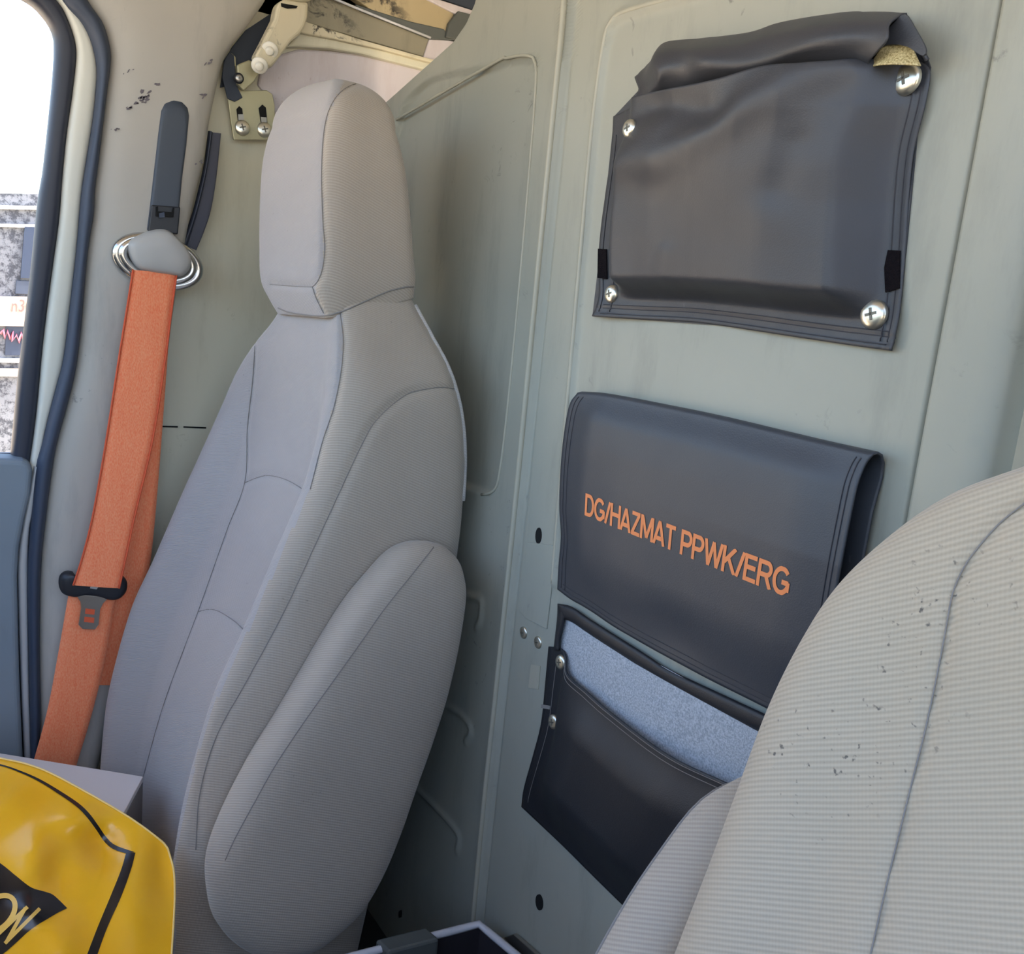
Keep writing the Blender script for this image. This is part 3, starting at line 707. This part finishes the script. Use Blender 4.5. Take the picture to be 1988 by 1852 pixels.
# ==================================================================
# LOWER POUCH (flap with orange lettering, grey lining, open pocket)
# ==================================================================
p2 = thing('document_pouch', 'black document pouch with orange lettered flap, below the plain pouch', 'pouch', onY((1100, 1660), -.004))
n, m = 90, 130
Bt = yline([(1083, 1144), (1110, 1164), (1145, 1184), (1250, 1250), (1360, 1310), (1480, 1370), (1600, 1432)], [-.012, -.018, -.022, -.022, -.022], m)
Tp = yline([(1122, 763), (1180, 768), (1300, 791), (1400, 812), (1500, 836), (1600, 860), (1697, 882)], [-.024] * 3, m)
Lf = yline([(1083, 1144), (1086, 1090), (1090, 1040), (1087, 980), (1090, 900), (1097, 835), (1107, 785), (1122, 763)], [-.012, -.016, -.022, -.026, -.024], n)
Rt = yline([(1600, 1432), (1610, 1300), (1628, 1180), (1645, 1080), (1668, 960), (1682, 905), (1697, 882)], [-.022, -.026, -.030, -.034, -.030, -.024], n)
P = coons(Bt, Tp, Lf, Rt, n, m)
S_, T_ = np.meshgrid(np.linspace(0, 1, m), np.linspace(0, 1, n))
b_ = .010 * sm(T_, 0, .3) * (1 - sm(T_, .86, 1.0) * .8) * sm(S_, 0, .12) * (1 - .5 * sm(S_, .8, 1)) + .003 * np.sin(S_ * 8) * np.sin(T_ * 3) * (1 - T_)
b_ += .002 * np.exp(-((S_ - .22) / .06) ** 2) * (1 - T_) - .003 * np.exp(-((S_ - .45) / .1) ** 2 - ((T_ - .12) / .1) ** 2)
P[:, :, 1] -= b_
FL = P.copy(); top = P[-1]; extra = []
for k, (dy, dz) in enumerate(((.006, .0012), (.012, -.001), (.0165, -.008), (.018, -.02), (.013, -.05), (.012, -.09), (.0185, -.16), (.019, -.24))):
    q = top.copy(); q[:, 1] = np.minimum(q[:, 1] + dy, -.0052); q[:, 2] += dz; extra.append(q)
P = np.concatenate([P, np.array(extra)], 0)
flap2 = sheet('flap', P, M['flap_vinyl'], p2, .002, 0)
for s_ in (.018, .032, .955, .972):
    j = int(s_ * m); tube('stitching', FL[2:-2, j] + [0, -.0014, 0], .0005, M['dark_thread'], flap2, n=5)
for t in (.02, .045): tube('stitching', FL[int(round(t * n)), 3:-3] + [0, -.0014, 0], .0005, M['dark_thread'], flap2, n=5)
bvF = BVHTree.FromPolygons([Vector(v) for v in FL.reshape(-1, 3)], gridfaces(n, m))
def on_flap(p):
    h = bvF.ray_cast(Vector(CAM), Vector(ray(p)).normalized()); q = np.array(h[0]) if h[0] is not None else onY(p, -.03)
    return q + [0, -.0016, 0]
LET = [(1137, 1000), (1531, 1160), (1540, 1106), (1139, 957)]
Xa = wall_xz(LET[0]); 
def letter_point(p): return on_flap(p)
# even letter widths along the wall: map through the wall plane rather than the picture
def arc(cx, cy, rx, ry, a0, a1, n=14): return [(cx + rx * math.cos(math.radians(a)), cy + ry * math.sin(math.radians(a))) for a in np.linspace(a0, a1, n)]
GL = {'D': (.80, [[(.09, 0), (.09, 1)], [(.09, .925), (.36, .925)] + arc(.36, .5, .33, .425, 90, -90) + [(.09, .075)]]),
      'G': (.90, [arc(.45, .5, .37, .425, 40, 335, 24), [(.47, .46), (.815, .46)], [(.80, .50), (.80, .16)]]),
      '/': (.44, [[(.06, 0), (.38, 1)]]), 'H': (.82, [[(.09, 0), (.09, 1)], [(.73, 0), (.73, 1)], [(.09, .54), (.73, .54)]]),
      'A': (.82, [[(.06, 0), (.41, 1)], [(.76, 0), (.41, 1)], [(.20, .28), (.62, .28)]]), 'Z': (.72, [[(.06, .925), (.66, .925)], [(.60, .9), (.12, .1)], [(.05, .075), (.68, .075)]]),
      'M': (.96, [[(.09, 0), (.09, 1)], [(.87, 0), (.87, 1)], [(.12, 1), (.48, .1)], [(.84, 1), (.48, .1)]]), 'T': (.72, [[(.03, .925), (.69, .925)], [(.36, 0), (.36, .95)]]),
      'P': (.76, [[(.09, 0), (.09, 1)], [(.09, .925), (.42, .925)] + arc(.42, .685, .24, .24, 90, -90) + [(.09, .445)]]),
      'W': (1.14, [[(.07, 1), (.31, 0)], [(.31, 0), (.57, .95)], [(.57, .95), (.83, 0)], [(.83, 0), (1.07, 1)]]),
      'K': (.84, [[(.09, 0), (.09, 1)], [(.14, .40), (.74, 1)], [(.34, .60), (.78, 0)]]),
      'E': (.76, [[(.09, 0), (.09, 1)], [(.09, .925), (.68, .925)], [(.09, .53), (.64, .53)], [(.09, .075), (.71, .075)]]),
      'R': (.84, [[(.09, 0), (.09, 1)], [(.09, .925), (.46, .925)] + arc(.46, .70, .24, .225, 90, -90) + [(.09, .475)], [(.46, .47), (.76, 0)]]), ' ': (.36, [])}
def block_text(txt, w=.175):
    V = []; F = []; x = 0
    for ch in txt:
        adv, strokes = GL[ch]
        for st in strokes:
            st = np.array(st); N = len(st)
            if N == 2: st = linres(st, 7); N = 7
            L_ = []; R_ = []
            for i in range(N):
                t = st[min(i + 1, N - 1)] - st[max(i - 1, 0)]; t = t / np.linalg.norm(t); nrm = np.array([-t[1], t[0]]) * w / 2
                L_.append(st[i] + nrm); R_.append(st[i] - nrm)
            b0 = len(V)
            for l_, r_ in zip(L_, R_): V += [(x + l_[0], np.clip(l_[1], 0, 1)), (x + r_[0], np.clip(r_[1], 0, 1))]
            F += [(b0 + 2 * i, b0 + 2 * i + 1, b0 + 2 * i + 3, b0 + 2 * i + 2) for i in range(N - 1)]
        x += adv
    V = np.array(V); V[:, 0] = (V[:, 0] - V[:, 0].min()) / (V[:, 0].max() - V[:, 0].min()); return V, F
V, F = block_text('DG/HAZMAT PPWK/ERG')
q = [onY(p, -.032) for p in LET]
PT = []
for s_, t_ in V:
    w3 = (1 - s_) * (1 - t_) * q[0] + s_ * (1 - t_) * q[1] + s_ * t_ * q[2] + (1 - s_) * t_ * q[3]; PT.append(on_flap(proj(w3)))
put('lettering', PT, F, M['orange_print'], flap2, False)
# back panel with grey lining, dark binding, pocket
lin = coons(yline([(1050, 1500), (1230, 1650), (1420, 1780)], [-.007] * 2, 40), yline([(1088, 1178), (1250, 1268), (1480, 1392), (1640, 1480)], [-.007] * 2, 40),
            yline([(1050, 1500), (1072, 1380), (1088, 1178)], [-.007] * 2, 24), yline([(1420, 1780), (1550, 1650), (1640, 1480)], [-.007] * 2, 24), 24, 40)
lin[:, :, 1] -= .006 * np.sin(np.linspace(0, 1, 40) * math.pi)[None]
sheet('lining_panel', lin, M['lining_grey'], p2, .0015, 0)
def band(name, U, L_, y, mat, parent, bul=.003, k=60, mm=7):
    a = catmull(U, k); b = catmull(L_, k); R_ = np.zeros((k, mm, 3))
    for i in range(k):
        for j in range(mm):
            f_ = j / (mm - 1); R_[i, j] = onY(a[i] + (b[i] - a[i]) * f_, y - bul * (1 - abs(2 * f_ - 1) ** 3))
    return sheet(name, R_, mat, parent, .001, 0)
band('binding', [(1083, 1172), (1110, 1178), (1150, 1205), (1250, 1268), (1300, 1300), (1400, 1347), (1480, 1384), (1560, 1420)], [(1088, 1200), (1110, 1207), (1150, 1234), (1250, 1298), (1330, 1345), (1400, 1383), (1470, 1418), (1550, 1456)], -.012, M['binding_vinyl'], p2)
band('binding', [(1083, 1172), (1082, 1200), (1078, 1235), (1075, 1262)], [(1099, 1178), (1095, 1210), (1087, 1240), (1086, 1262)], -.012, M['binding_vinyl'], p2, k=20)
n, m = 70, 90
Bt = yline([(1013, 1566), (1060, 1610), (1100, 1648), (1150, 1698), (1205, 1752), (1330, 1875)], [-.007] * 3, m)
Tp = yline([(1066, 1255), (1090, 1258), (1102, 1272), (1110, 1306), (1150, 1338), (1190, 1375), (1250, 1420), (1330, 1470), (1420, 1515), (1560, 1580)], [-.008, -.014, -.024, -.032, -.036, -.034], m)
Lf = yline([(1013, 1566), (1018, 1530), (1036, 1465), (1048, 1420), (1054, 1385), (1060, 1320), (1066, 1255)], [-.007, -.012, -.009, -.008], n)
Rt = yline([(1330, 1875), (1440, 1730), (1560, 1580)], [-.007, -.02, -.034], n)
P = coons(Bt, Tp, Lf, Rt, n, m)
S_, T_ = np.meshgrid(np.linspace(0, 1, m), np.linspace(0, 1, n))
P[:, :, 1] -= .026 * sm(S_, .02, .25) * sm(T_, .0, .35) * (1 - .6 * sm(T_, .7, 1)) + .002 * np.sin(S_ * 14) * sm(T_, 0, .5)
pocket = sheet('pocket', P, M['binding_vinyl'], p2, .002, 0); PK = P
for t in (.955, .975): tube('stitching', P[int(t * n), 8:-3] + [0, -.0014, 0], .0004, M['stitch_thread'], pocket, n=5)
tube('stitching', P[4:-4, 3] + [0, -.0014, 0], .0004, M['stitch_thread'], pocket, n=5)
for px_ in ((1091, 1285), (1077, 1401)):
    c = surf_at(PK, px_); screw('screw', c + [0, -.001, 0], (.05, -1, .05), .0095, p2, h=.45)
prism('tape_mark', [surf_at(PK, p) + [0, -.001, 0] for p in [(1053, 1367), (1070, 1370), (1069, 1377), (1052, 1374)]], (0, -.0006, 0), M['stitch_thread'], p2)

# ==================================================================
# SEAT BELT on the pillar
# ==================================================================
PX_ = np.array([1., 0, 0])
belt = thing('seat_belt', 'orange webbing seat belt with black tongue hanging from the chrome pillar guide', 'seat belt', onX((110, 1470), -1.57))
adj = pillow('height_adjuster', [onX(p, XP + .014) for p in [(313, 215), (320, 201), (336, 195), (353, 198), (364, 209), (367, 225), (362, 280), (353, 350), (344, 452), (314, 452), (285, 448), (291, 400), (299, 330), (307, 260)]], PX_, .004, M['slot_plastic'], belt, p=6, smoothp=False, n=120, back=.01)
sl = prism('slider', [onX(p, XP + .018) for p in [(293, 398), (349, 402), (344, 455), (286, 450)]], (.006, 0, 0), M['black_plastic'], adj, bevel=.002)
prism('slider_tab', [onX(p, XP + .0245) for p in [(302, 402), (306, 400), (306, 410), (333, 412), (335, 403), (338, 404), (336, 422), (302, 420)]], (.003, 0, 0), M['hole_black'], adj)
prism('slider_tab', [onX(p, XP + .0245) for p in [(308, 414), (318, 412), (319, 422), (308, 423)]], (.004, 0, 0), M['rubber'], adj)
def ell(cx, cy, a, b, rot, n=72):
    r = math.radians(rot); return [(cx + a * math.cos(t) * math.cos(r) - b * math.sin(t) * math.sin(r), cy + a * math.cos(t) * math.sin(r) + b * math.sin(t) * math.cos(r)) for t in np.linspace(0, 2 * math.pi, n, endpoint=False)]
tube('guide_ring', [onX(p, XP + .022) for p in ell(306, 508, 82, 44, 16)], .0075, M['chrome'], belt, closed=True, n=12)
tube('guide_ring', [onX(p, XP + .026) for p in ell(306, 506, 70, 36, 16)], .0070, M['chrome'], belt, closed=True, n=12)
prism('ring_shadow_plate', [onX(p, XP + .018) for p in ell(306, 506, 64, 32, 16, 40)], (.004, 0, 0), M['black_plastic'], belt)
pillow('guide_cover', [onX(p, XP + .030) for p in [(292, 448), (310, 445), (328, 448), (345, 462), (362, 482), (371, 500), (371, 514), (364, 528), (350, 537), (325, 534), (290, 529), (270, 522), (256, 506), (248, 484), (249, 469), (268, 457)]], PX_, .020, M['grey_plastic'], belt, p=3.2, back=.012)
ribbon('rear_webbing', [(322, 560), (312, 640), (300, 740), (275, 900), (245, 1050), (225, 1140), (200, 1230), (185, 1330)], [(338, 560), (331, 620), (322, 740), (310, 900), (297, 1050), (285, 1130), (262, 1230), (240, 1330)], XP + .016, M['orange_webbing'], belt, bulge=.0005, thick=.0015, n=60, m=5)
fw = ribbon('front_webbing', [(258, 524), (246, 600), (233, 680), (205, 860), (180, 1000), (160, 1080), (142, 1136)], [(343, 530), (332, 610), (322, 690), (297, 850), (262, 1000), (246, 1075), (231, 1142)], XP + .032, M['orange_webbing'], belt, bulge=.0012, thick=.002, n=60, m=7, xs=[XP + .036, XP + .046, XP + .064])
ribbon('lower_webbing', [(134, 1150), (113, 1270), (92, 1380), (65, 1480), (58, 1510)], [(226, 1150), (206, 1270), (180, 1380), (147, 1490), (138, 1520)], XP + .030, M['orange_webbing'], belt, bulge=.0012, thick=.002, n=60, m=7, xs=[XP + .046, XP + .040, XP + .03])
def selv(Lp, xs):
    q = catmull(Lp, 60); return [onX(p, np.interp(i / 59, np.linspace(0, 1, len(xs)), xs)) + [.001, 0, 0] for i, p in enumerate(q)]
tube('selvedge', selv([(343, 530), (332, 610), (322, 690), (297, 850), (262, 1000), (246, 1075), (231, 1142)], [XP + .036, XP + .046, XP + .064]), .0016, M['orange_edge'], fw, n=6)
tube('selvedge', selv([(258, 524), (246, 600), (233, 680), (205, 860), (180, 1000), (160, 1080), (142, 1136)], [XP + .036, XP + .046, XP + .064]), .0016, M['orange_edge'], fw, n=6)
XTn = XP + .049
ton = pillow('buckle_tongue', [onX(p, XTn) for p in [(128, 1111), (142, 1112), (150, 1122), (180, 1136), (222, 1134), (228, 1120), (240, 1120), (247, 1132), (244, 1150), (230, 1163), (212, 1164), (195, 1158), (165, 1154), (140, 1158), (122, 1152), (115, 1138), (117, 1120)]], PX_, .010, M['black_plastic'], belt, p=3.5, back=.008)
tp = [(147, 1153), (212, 1158), (200, 1170), (194, 1182), (191, 1212), (184, 1221), (160, 1220), (152, 1212), (157, 1180), (156, 1168)]
prism('tongue_plate', [onX(p, XTn + .002) for p in tp], (.003, 0, 0), M['steel'], ton, bevel=.0008)
for q in ([(166, 1181), (184, 1183), (183, 1193), (165, 1191)], [(164, 1197), (183, 1199), (182, 1209), (163, 1207)]):
    prism('tongue_slot', [onX(p, XTn + .0046) for p in q], (.0012, 0, 0), M['orange_edge'], ton)
prism('tongue_clip', [onX(p, XTn + .008) for p in [(176, 1137), (190, 1139), (187, 1143), (174, 1141)]], (.003, 0, 0), M['grey_plastic'], ton)
# black loop strap behind the pillar
st = thing('loop_strap', 'short black webbing strap hanging behind the pillar, right of the belt guide', 'strap', onX((370, 487), XP - .03))
ribbon('webbing', [(412, 257), (404, 310), (396, 355), (384, 405), (372, 445), (362, 478)], [(429, 259), (424, 310), (418, 360), (409, 410), (396, 450), (381, 486)], XP - .012, M['webbing_black'], st, bulge=.001, thick=.003, n=40)
ribbon('rolled_edge', [(405, 254), (398, 310), (389, 355), (377, 403), (364, 443), (351, 472)], [(413, 257), (405, 310), (397, 355), (385, 405), (373, 445), (363, 478)], XP - .010, M['gasket'], st, bulge=.005, thick=.004, n=40, p=2)
# ==================================================================
# DOOR HINGE ARM AND TRACK in the rear upper corner
# ==================================================================
hg = thing('hinge_bracket', 'worn cream hinge arm bolted to a slotted zinc plate above the strap', 'bracket', onX((490, 272), XP - .03))
prism('mount_plate', [onX(p, XP - .030) for p in [(434, 152), (437, 120), (448, 104), (456, 112), (457, 150), (462, 172), (472, 177), (516, 176), (527, 184), (531, 205), (534, 272), (452, 272), (447, 240), (441, 195)]], (.006, 0, 0), M['zinc_plate'], hg, bevel=.001)
for q in ([(459, 212), (464, 206), (470, 211), (473, 236), (462, 238)], [(502, 210), (509, 203), (516, 209), (519, 242), (507, 243)]):
    prism('plate_slot', [onX(p, XP - .0235) for p in q], (.001, 0, 0), M['hole_black'], hg)
for q in ([(462, 222), (472, 222), (474, 237), (463, 238)], [(506, 227), (517, 228), (518, 242), (508, 242)]):
    prism('slot_insert', [onX(p, XP - .0226) for p in q], (.001, 0, 0), M['steel'], hg)
for p in ((470, 248), (513, 252)): screw('screw', onX(p, XP - .0235), (1, -.1, .1), .0125, hg, h=.45)
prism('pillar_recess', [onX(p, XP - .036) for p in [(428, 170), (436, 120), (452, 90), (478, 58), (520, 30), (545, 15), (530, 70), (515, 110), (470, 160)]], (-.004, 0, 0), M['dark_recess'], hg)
prism('hinge_blade', [onX(p, XP - .024) for p in [(430, 150), (434, 118), (444, 102), (453, 108), (457, 150), (461, 172), (470, 190), (455, 198), (441, 192)]], (.004, 0, 0), M['dark_recess'], hg, bevel=.001)
arm_o = [(529, 12), (541, 5), (588, 10), (586, 40), (581, 58), (572, 72), (555, 86), (541, 105), (524, 127), (512, 140), (496, 128), (484, 116), (497, 92), (512, 62), (522, 42), (525, 25)]
ha = prism('hinge_arm', [onX(p, XP - .005) for p in arm_o], (.030, 0, 0), M['old_cream'], hg, bevel=.006, seg=3)
prism('arm_cap', [onX(p, XP + .0) for p in [(545, -25), (602, -25), (594, 8), (570, 10), (546, 4)]], (.030, 0, 0), M['old_cream'], hg, bevel=.004)
prism('arm_slot', [onX(p, XP + .0255) for p in [(545, 6), (578, 12), (575, 16), (558, 17), (546, 13)]], (.001, 0, 0), M['hole_black'], ha)
for p in ((524, 97), (504, 127)):
    c = onX(p, XP + .025); nn = np.array([.8, -.3, -.5]); nn /= np.linalg.norm(nn)
    screw('bolt', c, nn, .013, hg, M['bolt_white'], M['old_cream'], h=.3); screw('bolt_head', c + nn * .004, nn, .007, hg, M['bolt_white'], M['bolt_white'], h=.9)
prism('pivot_link', [onX(p, XP - .02) for p in [(456, 128), (480, 118), (514, 140), (500, 143), (490, 160), (470, 178), (458, 166)]], (.012, 0, 0), M['zinc_plate'], hg, bevel=.002)
tube('pivot_bush', [onX((463, 152), XP - .006), onX((463, 152), XP + .004)], .0085, M['black_plastic'], hg, n=16)
screw('pivot_bolt', onX((464, 152), XP + .0045), (1, 0, 0), .006, hg, M['steel'], h=.5)
tk = thing('door_track', 'grimy tan door track and header under the roof, right of the hinge arm', 'track', onX((700, 90), XP - .03))
def slab(name, q, x, mat, th=.02, bv=.002): return prism(name, [onX(p, x) for p in q], (-th, 0, 0), M[mat], tk, bevel=bv)
slab('lower_lip', [(556, 91), (568, 80), (583, 60), (650, 74), (740, 95), (845, 120), (828, 136), (760, 119), (700, 104), (640, 94), (580, 90)], XP - .026, 'side_paint', .02, .003)
slab('flange', [(582, 38), (592, 41), (700, 76), (822, 110), (850, 117), (842, 123), (740, 96), (650, 76), (580, 63)], XP - .016, 'old_cream')
slab('track_channel', [(586, 42), (596, -20), (650, 0), (834, 73), (822, 110), (700, 75)], XP - .022, 'track_grey')
slab('header_shadow', [(690, 8), (760, 30), (800, 42), (862, 56), (880, 78), (836, 76), (770, 49), (700, 21)], XP - .016, 'roof_dark', .01)  # dark slab puts the shadow along the header's grimy lower edge into colour
tube('track_edge', [onX(p, XP - .014) for p in [(640, -6), (700, 19), (770, 47), (836, 73)]], .0022, M['bin_rim'], tk)
slab('header', [(650, -30), (800, -30), (882, 26), (872, 74), (836, 72), (740, 32)], XP - .018, 'greasy_rail')
slab('header_strip', [(815, -8), (838, -6), (925, 22), (925, 32), (884, 27)], XP - .014, 'lavender_paint', .01)
slab('header_end', [(890, 21), (925, 30), (922, 60), (900, 80), (866, 72), (872, 45)], XP - .010, 'roof_dark')
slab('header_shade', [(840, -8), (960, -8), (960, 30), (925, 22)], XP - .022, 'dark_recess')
slab('end_block', [(834, 74), (870, 78), (900, 84), (880, 130), (822, 112)], XP - .020, 'lavender_paint')
# ==================================================================
# BIN, BOX AND BAG
# ==================================================================
zc = onY((930, 1794), -.045)[2]
bn = thing('storage_bin', 'open dark bin with scuffed white rim on the floor between the seats', 'bin', (-.9, -.2, -.06))
c0 = onZ((930, 1794), zc); l1 = onZ((640, 1868), zc); r1 = onZ((1120, 1952), zc); f1 = l1 + (r1 - c0)
rim = [c0, r1, f1, l1]
tube('rim', np.vstack([linres([rim[i], rim[(i + 1) % 4]], 8)[:-1] for i in range(4)]), .0055, M['bin_rim'], bn, closed=True, n=8)
for a, b in ((c0, r1), (r1, f1), (f1, l1), (l1, c0)):
    prism('side_wall', [a, b, b * [1, 1, 0] + [0, 0, -.05], a * [1, 1, 0] + [0, 0, -.05]], np.array([.003, .003, 0]), M['bin_dark'], bn)
prism('bottom', [v * [1, 1, 0] + [0, 0, -.055] for v in rim], (0, 0, .004), M['bin_dark'], bn)
a = l1 + (c0 - l1) * .32; b = l1 + (c0 - l1) * .66; d_ = (r1 - c0) / np.linalg.norm(r1 - c0)
prism('rim_wrap', [a - d_ * .012 + [0, 0, -.06], b - d_ * .012 + [0, 0, -.06], b - d_ * .012 + [0, 0, .008], a - d_ * .012 + [0, 0, .008]], d_ * .03, M['roof_dark'], bn, bevel=.004)
pl = prism('floor_bracket', [onY(p, -.006) for p in [(985, 1818), (1003, 1811), (1050, 1852), (1060, 1880), (1040, 1880)]], (0, -.006, 0), M['steel'], wall_back, bevel=.001)
zb = .325
b0 = onZ((278, 1507), zb); b1 = onZ((238, 1582), zb); b2 = onZ((-60, 1452), zb); b3 = b1 + (b2 - b0)
cb = thing('cardboard_box', 'flat white cardboard box on the passenger seat behind the yellow bag', 'box', (b0 + b3) / 2 * [1, 1, 0] + [0, 0, .205])
prism('carton', [v * [1, 1, 0] + [0, 0, .205] for v in (b0, b1, b3, b2)], (0, 0, zb - .215), M['card_side'], cb, bevel=.001)
prism('lid', [v * [1, 1, 0] + [0, 0, zb - .009] for v in (b0, b1, b3, b2)], (0, 0, .009), M['card_white'], cb, bevel=.0012)
def bag_z(p):
    s_ = (p[0] + 220) / 560; t_ = (p[1] - 1440) / 520
    z = (1 - s_) * (1 - t_) * .445 + s_ * (1 - t_) * .425 + (1 - s_) * t_ * .36 + s_ * t_ * .255
    def g(x, y, sx, sy, h): return h * math.exp(-((p[0] - x) / sx) ** 2 - ((p[1] - y) / sy) ** 2)
    z += g(150, 1590, 60, 35, .010) + g(70, 1660, 45, 60, .010) - g(200, 1640, 40, 40, .012) + g(60, 1770, 40, 30, .008) - g(110, 1700, 35, 40, .006) + g(260, 1760, 50, 90, .008) + g(0, 1560, 70, 40, .008) - g(320, 1680, 30, 60, .008) + g(120, 1830, 40, 40, .006)
    return z
def bag_pt(p, off=0.): q = onZ(p, bag_z(p)); return q + np.array([.3, -.2, .93]) * off
n, m = 80, 90
P2 = coons(catmull([(-220, 1960, 0), (60, 1970, 0), (325, 1960, 0)], m), catmull([(-220, 1436, 0), (-100, 1452, 0), (0, 1472, 0), (60, 1486, 0), (120, 1512, 0), (240, 1580, 0), (310, 1630, 0), (326, 1648, 0)], m),
           catmull([(-220, 1960, 0), (-220, 1700, 0), (-220, 1436, 0)], n), catmull([(325, 1960, 0), (333, 1852, 0), (337, 1790, 0), (339, 1740, 0), (337, 1690, 0), (326, 1648, 0)], n), n, m)
bag = thing('yellow_bag', 'shiny yellow vinyl bag with black border and lettered black band, lower left', 'bag', bag_pt((100, 1750)) * [1, 1, 0] + [0, 0, .205])
PBg = np.array([[bag_pt(p) for p in r_] for r_ in P2])
und = PBg.copy(); und[:, :, 2] = np.minimum(und[:, :, 2] - .004, und[:, :, 2] - .02); 
k = 6; w_ = np.minimum.outer(np.minimum(np.arange(n), n - 1 - np.arange(n)), np.full(m, 99)); w_ = np.minimum(w_, np.minimum(np.arange(m), m - 1 - np.arange(m))[None]); w_ = np.clip(w_ / k, 0, 1)[:, :, None]
und = PBg * (1 - w_) + und * w_; und[:, :, 2] -= .0008
Vv = np.vstack([PBg.reshape(-1, 3), und.reshape(-1, 3)]); gf = gridfaces(n, m); ff = gf + [tuple(i + n * m for i in f[::-1]) for f in gf]
rimi = [i for i in range(m)] + [i * m + m - 1 for i in range(1, n)] + [(n - 1) * m + j for j in range(m - 2, -1, -1)] + [i * m for i in range(n - 2, 0, -1)]
ff += [(rimi[i], rimi[(i + 1) % len(rimi)], rimi[(i + 1) % len(rimi)] + n * m, rimi[i] + n * m) for i in range(len(rimi))]
shell = put('shell', Vv, ff, M['yellow_vinyl'], bag)
tube('edge_highlight', np.vstack([PBg[-1], PBg[::-1, -1][1:]]), .0013, M['yellow_edge'], bag, n=6)  # paler tube paints a highlight along the bag's top and right edges
def strip(name, U, L_, mat, k=60, mm=5, off=.0008):
    a = catmull(U, k); b = catmull(L_, k)
    return sheet(name, np.array([[bag_pt(a[i] + (b[i] - a[i]) * j / (mm - 1), off) for j in range(mm)] for i in range(k)]), M[mat], shell)
strip('border_line', [(-200, 1450), (-90, 1465), (0, 1484), (40, 1497), (75, 1512), (110, 1532), (150, 1558), (172, 1578), (190, 1602), (208, 1628), (225, 1642), (262, 1655)], [(-200, 1453), (-90, 1468), (0, 1487), (40, 1501), (74, 1517), (108, 1538), (147, 1565), (168, 1586), (186, 1610), (204, 1636), (222, 1650), (244, 1657)], 'black_print')
strip('border_line', [(245, 1656), (235, 1690), (215, 1740), (190, 1800), (170, 1852), (150, 1905)], [(263, 1656), (254, 1690), (235, 1742), (209, 1800), (190, 1852), (172, 1905)], 'black_print')
strip('black_band', [(-170, 1560), (-80, 1622), (0, 1676), (30, 1700), (60, 1723), (85, 1731), (102, 1737), (116, 1749), (130, 1763)], [(-170, 1960), (-80, 1912), (0, 1857), (26, 1836), (52, 1812), (72, 1797), (92, 1785), (112, 1773), (130, 1764)], 'black_print', 70, 40)
lt = [ [(x, y) for x, y in ell(-6, 1776, 43, 27, -45, 40)] ]
def stroke(pl, w, closed=False, k=40):
    q = np.array(pl); q = np.vstack([q, q[:1]]) if closed else linres(q, k); out = []
    for i in range(len(q)):
        t = q[(i + 1) % (len(q) - 1) if closed else min(i + 1, len(q) - 1)] - q[i - 1 if i > 0 else (-2 if closed else 0)]; t = t / np.linalg.norm(t); nr = np.array([-t[1], t[0]]) * w / 2
        out.append([bag_pt(q[i] + nr * f_, .0016) for f_ in (-1, 0, 1)])
    return sheet('lettering', np.array(out), M['yellow_print'], shell)
stroke(lt[0], 10, True)
for q in ([(54, 1762), (-6, 1818)], [(50, 1764), (12, 1832)], [(78, 1765), (10, 1833)]): stroke(q, 7)
